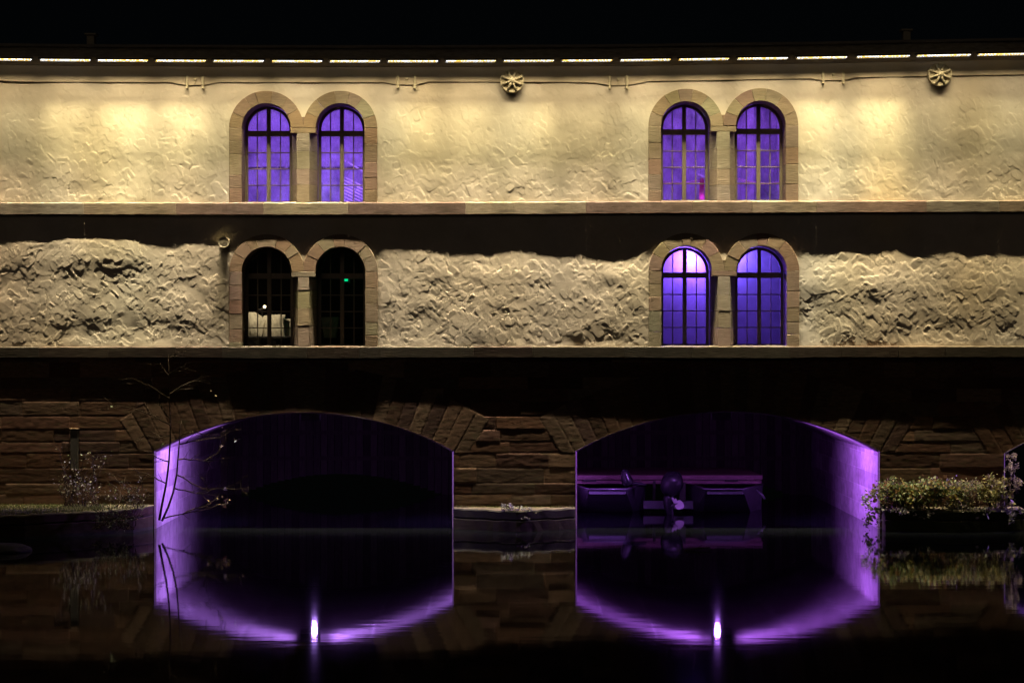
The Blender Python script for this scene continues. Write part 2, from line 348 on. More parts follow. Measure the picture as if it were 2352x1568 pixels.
# ------------------------------------------------------------------ masonry relief with arches
ARCH = []
for (l, r_, sp, ap) in [(355, 1042, 1035, 946), (1322, 2020, 1035, 944), (2306, 2990, 1040, 948)]:
    h2 = (r_-l)/2; rise = sp-ap; Rr = (h2*h2+rise*rise)/(2*rise)
    ARCH.append(dict(l=l, r=r_, sp=sp, ap=ap, cx=(l+r_)/2, cy=ap+Rr, R=Rr))
STONE = [(.125, .078, .048), (.10, .066, .042), (.15, .105, .068), (.12, .092, .062), (.085, .052, .036), (.165, .125, .082), (.11, .074, .058), (.10, .083, .062)]
MX0, MX1, MZ0, MZ1, MR = -15.0, 15.0, -.7, 4.25, .0125
mnx = int((MX1-MX0)/MR); mnz = int((MZ1-MZ0)/MR)
mx_ = MX0+(np.arange(mnx)+.5)*MR; mz_ = MZ0+(np.arange(mnz)+.5)*MR
MH = np.zeros((mnz, mnx), np.float32); MC = np.zeros((mnz, mnx, 3), np.float32); RINGID = -np.ones((mnz, mnx), np.int8)
bed = vnoise(MH.shape, (110, 190))*.0032+vnoise(MH.shape, (50, 160))*.0032+vnoise(MH.shape, (300, 700))*.0016
rm = random.Random(9)
z = MZ0
while z < MZ1:
    hgt = rm.uniform(.26, .37); j0 = int((z-MZ0)/MR); j1 = min(mnz, int((z+hgt-MZ0)/MR)); x = MX0-rm.uniform(0, .8)
    while x < MX1:
        ln = rm.uniform(.7, 1.9); i0 = max(0, int((x-MX0)/MR)); i1 = min(mnx, int((x+ln-MX0)/MR))
        if i1 > i0+2 and j1 > j0+2:
            X_, Z_ = np.meshgrid(mx_[i0:i1], mz_[j0:j1])
            ed = np.minimum(np.minimum(X_-x, x+ln-X_), np.minimum(Z_-z, z+hgt-Z_))
            off = rm.gauss(0, .0025)+(.006 if rm.random() < .08 else 0); ti = rm.gauss(0, .0045); tx = rm.gauss(0, .002)
            MH[j0:j1, i0:i1] = off+ti*(Z_-z-hgt/2)/hgt+tx*(X_-x-ln/2)-.007*np.exp(-np.maximum(ed, 0)/.010)
            c = np.array(rm.choice(STONE))*np.array([.80, .66, .66])*rm.uniform(.6, 1.25); MC[j0:j1, i0:i1] = c
        x += ln
    z += hgt
mpx = px_of(mx_)[None, :]; mpy = (CY-(mz_-CZ)*S)[:, None]
for k, A in enumerate(ARCH):
    dx = mpx-A['cx']; dy = A['cy']-mpy; rr = np.sqrt(dx*dx+dy*dy); th = np.arctan2(dx, dy)
    tmax = math.asin((A['r']-A['l'])/2/A['R']); nst = 27; bounds = np.linspace(-tmax-.045, tmax+.045, nst+1)
    for q in range(nst):
        t0, t1 = bounds[q], bounds[q+1]; thick = rm.uniform(101, 108)
        mk = (th >= t0) & (th < t1) & (rr < A['R']+thick) & (rr > A['R']-30) & (mpy < A['sp']+4+0*dx)
        ed = np.minimum(np.minimum((th-t0)*rr, (t1-th)*rr), A['R']+thick-rr)/S
        hh = rm.gauss(.002, .0022)-.007*np.exp(-np.maximum(ed, 0)/.010)
        MH[mk] = hh[mk]; RINGID[mk] = k
        c = np.array(rm.choice(STONE))*np.array([.68, .60, .62])*rm.uniform(.7, 1.2); MC[mk] = c
MH += bed*np.where(RINGID >= 0, .2, .22)
MC *= (1+.12*vnoise(MH.shape, (200, 300)))[..., None]
MC = MC.clip(.01, .6)
# rough hole line near (1107,930): broken stone
def arch_z(xp):
    out = np.full(np.shape(xp), -9.0)
    for A in ARCH:
        ins = (xp >= A['l']) & (xp <= A['r']); yy = A['cy']-np.sqrt(np.maximum(A['R']**2-(xp-A['cx'])**2, 0))
        out = np.where(ins, wz(yy), out)
    return out
G = .0165
def masonry_piece(xa, xb, zlo_f, zhi_f, split, name):
    nx = max(3, int((xb-xa)/G)); xg = np.linspace(xa, xb, nx); zl = zlo_f(xg); zh = zhi_f(xg)
    nz = max(3, int((zh.max()-zl.min())/G)); t = np.linspace(0, 1, nz)[:, None]
    Z = zl[None, :]*(1-t)+zh[None, :]*t; X = np.repeat(xg[None, :], nz, 0)
    h = sampleH(X, Z, MH, MX0, MZ0, MR); C = sampleH(X, Z, MC, MX0, MZ0, MR).reshape(-1, 3)
    V = np.stack([X, -h, Z], -1).reshape(-1, 3); idx = np.arange(nz*nx).reshape(nz, nx)
    F = np.stack([idx[:-1, :-1], idx[:-1, 1:], idx[1:, 1:], idx[1:, :-1]], -1).reshape(-1, 4)
    c = V[F].mean(1); ii = np.clip(((c[:, 0]-MX0)/MR).astype(int), 0, mnx-1); jj = np.clip(((c[:, 2]-MZ0)/MR).astype(int), 0, mnz-1)
    return V, F, C, RINGID[jj, ii]
pieces = []; edges = [-14.5]+[wx(A[k]) for A in ARCH for k in ('l', 'r')]; edges = [e for e in edges if e < 14.5]+[14.5]
topf = lambda xg: wz(s2_b(px_of(xg))-6)
for i in range(len(edges)-1):
    mid = px_of((edges[i]+edges[i+1])/2); inarch = any(A['l'] < mid < A['r'] for A in ARCH)
    lo = (lambda xg: arch_z(np.clip(px_of(xg), px_of(xg[0])+.001, px_of(xg[-1])-.001))) if inarch else (lambda xg: np.full(len(xg), -.6))
    pieces.append(masonry_piece(edges[i], edges[i+1], lo, topf, None, ''))
Vs, Fs, Cs, Is = [], [], [], []; o_ = 0
for V, F, C, I in pieces: Vs.append(V); Fs.append(F+o_); Cs.append(C); Is.append(I); o_ += len(V)
Vs = np.concatenate(Vs); Fs = np.concatenate(Fs); Cs = np.concatenate(Cs); Is = np.concatenate(Is)
grid_obj("base_masonry", Vs, Fs[Is < 0], Cs, M['masonry'], bld)
for k in range(3):
    if (Is == k).any(): grid_obj("arch_ring", Vs, Fs[Is == k], Cs, M['masonry'], bld)

# tunnels behind the arches: side walls, vault, chamfered mouth
TD = 10.7
def arch_line(A, n=48, inset=0.0):
    th = math.asin((A['r']-A['l'])/2/A['R']); pts = []
    for i in range(n+1):
        t = -th+2*th*i/n; rr = A['R']-inset*S; pts.append((wx(A['cx']+rr*math.sin(t)), wz(A['cy']-rr*math.cos(t))))
    return pts
for A in ARCH:
    ch = .035; mb = MB()
    o0 = arch_line(A); o1 = arch_line(A, inset=ch)
    o1[0] = (o0[0][0]+ch, o1[0][1]); o1[-1] = (o0[-1][0]-ch, o1[-1][1])
    full0 = [(o0[0][0], -.6)]+o0+[(o0[-1][0], -.6)]; full1 = [(o1[0][0], -.6)]+o1+[(o1[-1][0], -.6)]
    mb.quadstrip([(p[0], .012, p[1]) for p in full0], [(p[0], ch+.012, p[1]) for p in full1]); mb.quadstrip([(p[0], -.02, p[1]) for p in full0], [(p[0], .012, p[1]) for p in full0])
    for f in range(len(mb.c)): mb.c[f] = (.17, .14, .14)
    mb.build("chamfered_arch_edge", M['stone'], bld, fix=False)
    mb = MB(); mb.quadstrip([(p[0], ch+.012, p[1]) for p in o1], [(p[0], TD, p[1]) for p in o1]); mb.build("vault", M['tunnel'], bld, smooth=True, fix=False)
    for s_ in (0, -1):
        mb = MB(); x_ = o1[s_][0]; mb.face([(x_, ch+.012, -.8), (x_, TD, -.8), (x_, TD, o1[s_][1]), (x_, ch+.012, o1[s_][1])]); mb.build("tunnel_wall", M['tunnel'], bld, fix=False)

# plank screens closing the far ends, a low arched gap at water level
for k, A in enumerate(ARCH[:2]):
    mb = MB(); x0, x1 = wx(A['l'])+.03, wx(A['r'])-.03; n = 34; cxm = (x0+x1)/2-.05; half = 2.95; top = .60
    rp = random.Random(k)
    for i in range(n):
        a = x0+(x1-x0)*i/n; b = x0+(x1-x0)*(i+1)/n-.018; m_ = (a+b)/2; u = (m_-cxm)/half
        gap = top*(1-u*u) if abs(u) < 1 else -.4
        c = .10*rp.uniform(.6, 1.3); ztop = 3.0
        mb.box(a, b, TD-.02+rp.uniform(-.015, .015), TD+.05, max(gap, -.4), ztop, (c, c*.8, c*.7))
    for zz in (1.0, 1.75): mb.box(x0, x1, TD-.09, TD-.04, zz, zz+.12, (.09, .07, .06))
    o = mb.build("plank_screen", M['plank_dark'])
    tag(o, ["dark vertical plank screen at the back of the left tunnel, above a low arched gap", "dark vertical plank screen at the back of the right tunnel, behind the raft"][k], "plank screen", "plank screens closing the tunnels")

# ------------------------------------------------------------------ ledges (string courses), frieze, cornice, parapet
def ledge(name, yt, yb, outf, seed, wide):
    mb = MB(); rl = random.Random(seed); x = -14.5
    while x < 14.5:
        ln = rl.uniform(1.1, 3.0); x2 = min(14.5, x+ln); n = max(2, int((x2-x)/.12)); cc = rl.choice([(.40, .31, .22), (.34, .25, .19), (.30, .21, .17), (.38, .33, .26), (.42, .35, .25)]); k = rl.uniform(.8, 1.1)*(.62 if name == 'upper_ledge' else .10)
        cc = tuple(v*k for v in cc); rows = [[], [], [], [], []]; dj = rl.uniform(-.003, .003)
        for i in range(n+1):
            xx = x+(x2-x-.006)*i/n; p = px_of(xx); t = wz(yt(p))+rl.uniform(-.003, .003); b_ = wz(yb(p))+rl.uniform(-.004, .004)
            inw = any(a-4 < p < b2+4 for a, b2 in wide); o_ = float(outf(xx))+(.012 if inw else 0)+dj+rl.uniform(-.002, .002)
            if not inw: b_ += .018*(name == 'lower_ledge')
            rows[0].append((xx, .06, t+.035)); rows[1].append((xx, -o_+.012, t+.003)); rows[2].append((xx, -o_, t-.012)); rows[3].append((xx, -o_, b_)); rows[4].append((xx, .06, b_))
        for a in range(4): mb.quadstrip(rows[a], rows[a+1], tuple(v*3.2 for v in cc) if a < 1 and name == 'lower_ledge' else cc)  # lower ledge's top coloured lighter, its bright lit line put into the colour
        for e in (0, -1): mb.face([r_[e] for r_ in rows], cc)
        x = x2
    return mb.build(name, M['ledge'], bld, fix=True)
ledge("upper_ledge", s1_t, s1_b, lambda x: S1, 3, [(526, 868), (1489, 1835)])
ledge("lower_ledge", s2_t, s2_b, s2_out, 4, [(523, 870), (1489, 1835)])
# frieze below the eave, sagging over the iron tie ends
band = [(-300, 186), (0, 186), (60, 189), (393, 190), (425, 196.5), (470, 196.5), (503, 190), (880, 190), (912, 195.5), (958, 195), (985, 188.5), (1078, 188.8), (1300, 189.5), (1365, 191), (1402, 197), (1440, 197), (1480, 190), (1482, 188), (1538, 187), (1860, 181), (1890, 185.5), (1938, 185), (1966, 179), (2170, 175), (2352, 172), (2700, 168)]
bandf = pl(band)
mb = MB(); xs_ = sorted(set(list(np.linspace(-14.5, 14.5, 700))+[wx(p[0]) for p in band if -14 < wx(p[0]) < 14.5]))
rows = [[], [], [], []]; rb = random.Random(2)
bn = vnoise((4, len(xs_)), (2, 60))
for i, x in enumerate(xs_):
    p = px_of(x); o_ = .034+.004*bn[1, i]; zb = wz(float(bandf(p))); zt = wz(float(bar_y(p))+11)
    rows[0].append((x, -o_+.004, zt)); rows[1].append((x, -o_-.003+.002*bn[2, i], zb+.06)); rows[2].append((x, -o_-.006, zb+.004)); rows[3].append((x, .05, zb))
for a in range(3): mb.quadstrip(rows[a], rows[a+1], (.50, .42, .31))
mb.build("frieze", M['plaster'], bld, smooth=False)
def strip(name, mat, y0, y1, out, back, col, dy=0):
    mb = MB(); xs_ = np.linspace(-14.5, 14.5, 120); A_ = [[], [], [], []]
    for x in xs_:
        p = px_of(x); zt = wz(float(bar_y(p))+y0); zb = wz(float(bar_y(p))+y1)
        A_[0].append((x, back, zt)); A_[1].append((x, -out, zt)); A_[2].append((x, -out, zb)); A_[3].append((x, back, zb))
    for a in range(3): mb.quadstrip(A_[a], A_[a+1], col)
    return mb.build(name, mat, bld)
strip("cornice", M['stone'], -9, 11, .07, .1, (.30, .23, .15))
strip("parapet_wall", M['masonry'], -32, -9.2, .0, .5, (.20, .17, .13))
strip("coping", M['stone'], -38, -32.2, .06, .6, (.30, .26, .20))
# roof terrace behind the parapet, and side/back body so that the block is solid
mb = MB(); zt = wz(105)
mb.box(-14.5, 14.5, .65, TD+.3, zt-.35, zt-.05, (.2, .18, .15)); mb.build("roof_terrace", M['masonry'], bld)
mb = MB(); mb.box(-14.5, 14.5, TD+.31, TD+.7, 3.0, zt-.36, (.3, .25, .2)); mb.build("rear_wall", M['masonry'], bld)
for sx in (-14.5, 14.2):
    mb = MB(); mb.box(sx, sx+.3, .12, TD+.30, -.6 if sx < 0 else 3.0, zt-.36, (.3, .25, .2)); mb.build("gable_wall", M['masonry'], bld)

# iron tie ends on the frieze
for gx_, gy in [((430, 467), 187), ((914, 953), 186), ((1400, 1440), 187), ((1890, 1936), 176)]:
    for q in gx_:
        mb = MB(); x, _, z = w3(q, gy); mb.box(x-.028, x+.028, -.085, -.01, z-.15, z+.13, bev=.008); mb.tube([(x, -.10, z-.16), (x, -.02, z-.17)], .03, 8)
        mb.build("iron_tie_end", M['iron'], bld)
    mb = MB(); x, _, z = w3(sum(gx_)/2, gy); mb.tube([(x, -.085, z+.05), (x, 0, z+.05)], .03, 8); mb.box(x-.012, x+.012, -.06, -.03, z-.06, z+.05); mb.build("iron_tie_end", M['iron'], bld)

# ------------------------------------------------------------------ stone surrounds and windows
PAL = [(.385, .305, .22), (.35, .27, .195), (.39, .34, .255), (.36, .28, .215), (.33, .25, .185), (.40, .33, .225), (.37, .325, .25), (.35, .28, .22)]
DR = .50    # depth of the frame behind the wall face
def sector(cx_, cy_, r0, r1, a0, a1, n=7):
    o = [(cx_+r1*math.cos(a0+(a1-a0)*i/n), cy_-r1*math.sin(a0+(a1-a0)*i/n)) for i in range(n+1)]
    i_ = [(cx_+r0*math.cos(a1-(a1-a0)*i/n), cy_-r0*math.sin(a1-(a1-a0)*i/n)) for i in range(n+1)]
    return o+i_
def topoly(pp): return [(wx(a), wz(b)) for a, b in pp]
for pi_, P in enumerate(PAIRS):
    rp = random.Random(20+pi_); mb = MB(); r, Ro = P['r'], P['Ro']; pr = .036 if not P['low'] else .040; sill = P['sill']+1.0
    def stone(pp, inn=None, back=DR+.06, pro=None):
        c = tuple(v*rp.uniform(.92, 1.06) for v in rp.choice(PAL)); c = (c[0]*.78, c[1]*.72, c[2]*.68); y = -(pro if pro is not None else pr+rp.uniform(-.003, .003))
        mb.prism(topoly(pp), y, back, .007, c, topoly(inn) if inn else None)
    spy = max(c[1] for c in P['w'])
    for wi, (cx_, cy_) in enumerate(P['w']):
        n = 7; cuts = [0]+sorted([math.pi*(k+rp.uniform(-.22, .22))/n for k in range(1, n)])+[math.pi]
        for k in range(n):
            a0, a1 = cuts[k]+.003, cuts[k+1]-.003
            stone(sector(cx_, cy_, r, Ro, a0, a1), sector(cx_, cy_, r+.7, Ro-.7, a0+.008, a1-.008))
    (cl, _), (cr, _) = P['w']
    def jamb(xa, xb, y0, y1, chl=0, chr_=0, hgt=(17, 46)):
        y = y0
        while y < y1-3:
            h = rp.uniform(*hgt)
            if y1-(y+h) < 14: h = y1-y
            stone([(xa, y+h-.3), (xb, y+h-.3), (xb, y+.3), (xa, y+.3)]); y += h
    for (cx_, cy_), sd in ((P['w'][0], -1), (P['w'][1], 1)):
        xa, xb = sorted((cx_+sd*r, cx_+sd*Ro)); jamb(xa, xb, cy_+.3, sill+1.5, hgt=(28, 50))
    # pier between the lights: square head, chamfered shaft below
    L_, R_ = cl+r, cr-r; mid = (L_+R_)/2
    ycap = 0
    c = tuple(rp.choice(PAL)); hh = math.sqrt(max(0, Ro*Ro-(spy-P['notch'])**2)); g0, g1 = cl+hh, cr-hh
    fill = [(mid-.01, spy)]
    lft = [(cl+math.sqrt(Ro*Ro-(spy-y)**2)+.1, y) for y in np.linspace(spy-1, P['notch'], 6)]
    rgt = [(cr-math.sqrt(Ro*Ro-(spy-y)**2)-.1, y) for y in np.linspace(P['notch'], spy-1, 6)]
    if rgt[0][0] > lft[-1][0]: stone(fill+lft[::1]+rgt, back=.1)
    stone([(L_, spy+12), (R_, spy+12), (R_, spy+.4), (L_, spy+.4)])
    chm = 15.0; cd = chm/S*2.1; y = spy+12.3
    while y < sill-2:
        h = rp.uniform(30, 48)
        if sill+1.5-(y+h) < 16: h = sill+1.5-y
        c = tuple(v*rp.uniform(.92, 1.06) for v in rp.choice(PAL)); zt_, zb_ = wz(y+.3), wz(y+h-.3); pj = -(pr+rp.uniform(-.003, .003))
        prof = [(wx(L_), DR+.06), (wx(L_), pj+cd), (wx(L_+chm), pj), (wx(R_-chm), pj), (wx(R_), pj+cd), (wx(R_), DR+.06)]
        A_ = [(a, b, zb_) for a, b in prof]; B_ = [(a, b, zt_) for a, b in prof]
        mb.quadstrip(A_, B_, c, close=True); mb.face(B_, c); mb.face(A_[::-1], c); y += h
    mb.c = [(a*.94, b*.94, c_*.92) for a, b, c_ in mb.c]
    mb.build("stone_surround", M['stone'], bld)
    # frames
    for wi, (cx_, cy_) in enumerate(P['w']):
        yf, yb = DR-.02, DR+.05; rr = r-1.0; ft = 7.0; botp = P['sill']-.5
        mb = MB()
        # outer frame: arch + legs + bottom rail
        N_ = 28; o = [(cx_+rr*math.cos(math.pi*i/N_), cy_-rr*math.sin(math.pi*i/N_)) for i in range(N_+1)]; i_ = [(cx_+(rr-ft)*math.cos(math.pi*i/N_), cy_-(rr-ft)*math.sin(math.pi*i/N_)) for i in range(N_+1)]
        o = [(cx_+rr, botp)]+o+[(cx_-rr, botp)]; i_ = [(cx_+rr-ft, botp)]+i_+[(cx_-rr+ft, botp)]
        of = [(wx(a), yf, wz(b)) for a, b in o]; inf = [(wx(a), yf, wz(b)) for a, b in i_]; ob = [(wx(a), yb, wz(b)) for a, b in o]; inb = [(wx(a), yb, wz(b)) for a, b in i_]
        mb.quadstrip(of, inf); mb.quadstrip(inf, inb); mb.quadstrip(inb, ob); mb.quadstrip(ob, of)
        def bar(xa, xb, ya, yb_, y0=yf, y1=yb, bv=.004): mb.box(wx(xa), wx(xb), y0, y1, wz(yb_), wz(ya), bev=bv)
        tr = cy_+8.5
        bar(cx_-4.6, cx_+4.6, cy_-rr+ft-1, botp, yf-.03, yb-.01)          # mullion, stands proud
        bar(cx_-rr+ft-1, cx_+rr-ft+1, tr-6.4, tr+6.4, yf-.022, yb-.012)      # transom
        bar(cx_-rr+ft-1, cx_+rr-ft+1, botp-6, botp, yf-.010, yb-.014)
        inn = rr-ft
        for s_ in (-1, 1):
            q = cx_+s_*(inn+4.6)/2+s_*.5; topy = cy_-math.sqrt(max(0, (rr-ft/2)**2-(q-cx_)**2))
            bar(q-1.1, q+1.1, topy, botp-6, yf+.004, yb-.02, .0)
        y0_ = tr+6.4; y1_ = botp-6; rws = 4
        for k in range(1, rws):
            yy = y0_+(y1_-y0_)*k/rws; bar(cx_-inn-.5, cx_+inn+.5, yy-1.2, yy+1.2, yf-.012, yb-.022, .004)
        wo = mb.build("window", M['frame'], bld)
        # glazing: one pane sheet per light area
        gm = M[{'lower left': 'glass_clear', 'lower right': 'glass_low'}.get(P['key'], 'glass')]
        pts = [(cx_+(rr-2)*math.cos(math.pi*i/N_), cy_-(rr-2)*math.sin(math.pi*i/N_)) for i in range(N_+1)]
        yg = DR+.012
        for nm, poly in (('arched_pane', pts), ('pane', [(cx_-rr+2, botp-2), (cx_+rr-2, botp-2), (cx_+rr-2, cy_+1), (cx_-rr+2, cy_+1)])):
            g_ = MB(); g_.face([(wx(a), yg, wz(b)) for a, b in poly]); g_.build(nm, gm, wo, fix=False)

# ------------------------------------------------------------------ rooms behind the windows, with their own lamps and added pane glows
def area(name, loc, rot, sx, sy, power, col, spread=180):
    d = bpy.data.lights.new(name, 'AREA'); d.shape = 'RECTANGLE'; d.size = sx; d.size_y = sy; d.energy = power; d.color = col; d.spread = R(spread)
    o = bpy.data.objects.new(name, d); COL.objects.link(o); o.location = loc; o.rotation_euler = rot; return o
def point(name, loc, power, col, rad=.05):
    d = bpy.data.lights.new(name, 'POINT'); d.energy = power; d.color = col; d.shadow_soft_size = rad
    o = bpy.data.objects.new(name, d); COL.objects.link(o); o.location = loc; return o
PUR = (.33, .105, .92)
def room(x0, x1, zf, zc, depth, mat):
    mb = MB(); y0, y1 = .57, .57+depth; a, b = wx(x0), wx(x1)
    mb.face([(a, y1, zf), (b, y1, zf), (b, y1, zc), (a, y1, zc)]); mb.face([(a, y0, zf), (b, y0, zf), (b, y1, zf), (a, y1, zf)])
    mb.face([(a, y0, zc), (b, y0, zc), (b, y1, zc), (a, y1, zc)]); mb.face([(a, y0, zf), (a, y1, zf), (a, y1, zc), (a, y0, zc)]); mb.face([(b, y0, zf), (b, y1, zf), (b, y1, zc), (b, y0, zc)])
    # strips that close the front between room and wall
    for (c_, d_) in ((zf, zf-.0),): pass
    for f in range(5): pass
    mb.build("room_interior", mat, bld, fix=False)
zf1, zc1 = wz(468), wz(195); zf2, zc2 = wz(800), wz(530)
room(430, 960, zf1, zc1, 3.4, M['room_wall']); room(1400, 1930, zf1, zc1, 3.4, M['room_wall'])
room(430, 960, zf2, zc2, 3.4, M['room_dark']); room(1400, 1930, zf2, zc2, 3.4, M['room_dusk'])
area("gallery_lamp", (wx(700), 1.0, zc1-.1), (R(35), 0, 0), 4.6, .25, 105, PUR); area("gallery_lamp", (wx(770), 1.3, zf1+.35), (R(100), 0, 0), 3.2,   .15, 36, (.35, .16, 1))
area("gallery_lamp", (wx(1660), 1.0, zc1-.1), (R(35), 0, 0), 4.6, .25, 90, PUR); area("gallery_lamp", (wx(1600), 1.4, zf1+.25), (R(100), 0, 0), 3.2, .15, 10, (.36, .12, 1))
point("gallery_lamp", (wx(1590, 3.6), 3.62, wz(590, 3.6)), 900, (.21, .08, 1), .05); [point("added_pane_glow", (wx(a, .8), .8, wz(b, .8)), p_, (.42, .40, 1), .04) for a, b, p_ in ((742, 446, 2.2), (648, 268, .9), (575, 400, .5), (1612, 268, 1.6), (1765, 440, .6), (1545, 445, .5))]; point("gallery_lamp", (wx(1686, 3.6), 3.62, wz(585, 3.6)), 380, (.17, .10, 1), .06); point("added_pane_glow", (wx(1662), 1.0, wz(600)), 3, PUR, .05); point("added_pane_glow", (wx(1662), 1.0, wz(330)), 9, PUR, .05); point("added_pane_glow", (wx(697), 1.0, wz(440)), 14, (.34, .24, 1), .05); area("gallery_lamp", (wx(1680), 1.0, zc2-.15), (R(20), 0, 0), 3.5, .2, 1.5, PUR)  # small glow points are unseen, added to brighten the dusty panes
sp_d = bpy.data.lights.new("museum_lamp", 'SPOT'); sp_d.energy = 55; sp_d.color = (1, .84, .55); sp_d.spot_size = R(62); sp_d.spot_blend = .3; sp_d.shadow_soft_size = .03
sp_o = bpy.data.objects.new("museum_lamp", sp_d); COL.objects.link(sp_o); sp_o.location = (wx(600), .75, wz(655)); sp_o.rotation_euler = (Vector(w3(615, 762, 1.8))-Vector(sp_o.location)).to_track_quat('-Z', 'Y').to_euler()

# things seen inside
def inside(name, mb, mat, label, cat, group=None, smooth=False): return tag(mb.build(name, mat, smooth=smooth), label, cat, group)
mb = MB(); y_ = 2.4
mb.tube([(wx(440, y_), y_, wz(386, y_)), (wx(950, y_), y_, wz(386, y_))], .035, 8)
inside("handrail", mb, M['metal_dark'], "dark horizontal handrail inside the upper left pair of windows", "handrail")
st = empty("staircase", (wx(800, 2), 1.9, wz(466, 2)), "slatted stair flight glowing behind the right light of the upper left windows", "staircase")
mb = MB()
for k in range(11):
    a = w3(787, 405+k*7.5, 1.9); b = w3(842, 432+k*7.5, 1.9); mb.tube([a, b], .012, 5)
o = mb.build("slatted_side", M['white_metal']); parent_keep(o, st)
mb = MB(); mb.tube([w3(785, 365, 1.85), w3(842, 398, 1.85)], .02, 6); o = mb.build("handrail", M['white_metal']); parent_keep(o, st)
for (xa, xb, ya, sag, lab) in [(1500, 1616, 412, 9, "pink and white plastic chain sagging to the red post behind the upper windows"), (1690, 1830, 410, 12, "pink and white plastic chain hanging free across the rightmost upper window")]:
    mb = MB(); n = 40; y_ = 1.5
    for i in range(n):
        t = i/n; q = w3(xa+(xb-xa)*t, ya+4*sag*t*(1-t), y_); q2 = w3(xa+(xb-xa)*(t+.75/n), ya+4*sag*(t+.75/n)*(1-t-.75/n), y_)
        mb.tube([q, q2], .026 if i % 2 else .036, 6, (1, 1, 1))
    inside("barrier_chain", mb, M['chain'], lab, "chain", "plastic barrier chains")
pst = empty("barrier_post", (wx(1612, 1.5), 1.5, zf1), "red barrier post with white tilted cap behind the upper right windows", "barrier post")
mb = MB(); x_ = wx(1612, 1.5); mb.tube([(x_, 1.5, zf1), (x_, 1.5, wz(410, 1.5))], [.075, .055], 12); parent_keep(mb.build("post", M['red']), pst)
mb = MB(); mb.tube([(x_-.11, 1.5, wz(402, 1.5)), (x_+.10, 1.5, wz(411, 1.5))], .045, 8); parent_keep(mb.build("cap", M['white_metal']), pst)
mb = MB(); mb.tube([(x_, 1.5, zf1+.01), (x_, 1.5, zf1+.06)], [.2, .17], 12); parent_keep(mb.build("base", M['black_plastic']), pst)
for qx in (1795, 1722):
    mb = MB(); a = wx(qx, 2.8); mb.box(a-.10, a+.10, 2.7, 2.95, zf1, zc1, bev=.01); inside("column", mb, M['room_wall'], {1795: "square purple-lit column inside the rightmost upper window", 1722: "square purple-lit column behind the left half of the rightmost upper window"}[qx], "column", "columns inside the gallery")
# lower left: stored plaster casts, a globe lamp, a pale pedestal, a green lamp
import bmesh
def cast_lump(name, px, py, wpx, hpx, Y, seed, label):
    bm = bmesh.new(); bmesh.ops.create_icosphere(bm, subdivisions=4, radius=1); rr_ = random.Random(seed)
    from mathutils import noise
    for v in bm.verts:
        d = v.co.copy(); v.co = Vector((max(-.8, min(.8, d.x*1.15)), d.y*.8, max(-.75, min(.8, d.z*1.15))))
        v.co *= 1+.18*noise.noise(d*1.7+Vector((seed, 0, 0)))+.06*noise.noise(d*5+Vector((seed, 3, 0)))
        v.co.rotate(Matrix.Rotation(.35*math.sin(seed*2.1), 3, 'Y')); x, yy, zz = v.co; v.co = Vector((x*wpx/S/1.5, yy*.3, zz*hpx/S/1.35))
    me = bpy.data.meshes.new(name); bm.to_mesh(me); bm.free(); me.materials.append(M['plaster_cast']); at = me.color_attributes.new("Col", 'FLOAT_COLOR', 'POINT')
    o = bpy.data.objects.new(name, me); COL.objects.link(o); o.location = w3(px, py, Y); return tag(o, label, "stone fragment", "pale fragments stored inside")
cast_lump("carved_fragment", 578, 752, 52, 56, 1.7, 1, "pale stone fragment nearest the left jamb of the leftmost dark lower window")
cast_lump("carved_fragment", 604, 762, 34, 46, 2.1, 2, "pale stone fragment directly under the small lit globe, left of the mullion")
cast_lump("carved_fragment", 630, 754, 46, 52, 1.8, 6, "tallest pale stone fragment, just right of the leftmost lower window's mullion")
cast_lump("carved_fragment", 657, 762, 40, 52, 2.2, 9, "rounded pale stone fragment by the right jamb of the leftmost lower window")
mb = MB(); x0_, x1_ = wx(555, 2), wx(685, 2); zt0 = wz(772, 2); mb.box(x0_, x1_, 1.35, 2.6, zt0-.04, zt0, bev=.005)
for a_ in (x0_+.04, x1_-.08):
    for b_ in (1.4, 2.5): mb.box(a_, a_+.05, b_, b_+.05, zf2, zt0-.04)
inside("display_table", mb, M['metal_dark'], "dark low table carrying the pale stone fragments in the lower left window", "table")
gl = empty("globe_lamp", w3(605, 720, 1.9), "small bright warm globe lamp above the stone fragments", "lamp")
bm = bmesh.new(); bmesh.ops.create_uvsphere(bm, u_segments=16, v_segments=10, radius=.04); me = bpy.data.meshes.new("globe"); bm.to_mesh(me); bm.free(); me.materials.append(M['warm_globe'])
o = bpy.data.objects.new("globe", me); COL.objects.link(o); o.location = (.03, 0, .17); o.parent = gl
mb = MB(); a = w3(602, 712, 1.9); mb.tube([(a[0]-.08, 1.9, a[2]), (a[0]+.05, 1.9, a[2]+.06)], .02, 6); mb.tube([(a[0], 1.9, a[2]), (a[0], 1.9, a[2]-.5)], .012, 6); parent_keep(mb.build("stem", M['metal_dark']), gl)
mb = MB(); t0 = [w3(737, 728, 2.2), w3(777, 728, 2.2), w3(770, 776, 2.2), w3(744, 776, 2.2)]
mb.prism([(p[0], p[2]) for p in t0], 2.2, 2.5, .01, (1, 1, 1)); o = inside("pedestal", mb, M['plaster_cast'], "pale tapering pedestal in the dim second window of the lower left pair", "pedestal")
gn = empty("exit_lamp", w3(795, 640, 1.2), "small green glowing safety lamp high in the dark second lower window", "lamp")
mb = MB(); a = w3(795, 640, 1.2); mb.box(a[0]-.05, a[0]+.04, 1.2, 1.24, a[2]-.06, a[2]+.07, bev=.01); parent_keep(mb.build("lens", M['green_lamp']), gn)
mb = MB(); mb.box(a[0]-.09, a[0]+.08, 1.25, 1.32, a[2]-.10, a[2]+.11, bev=.01); parent_keep(mb.build("housing", M['metal_dark']), gn)
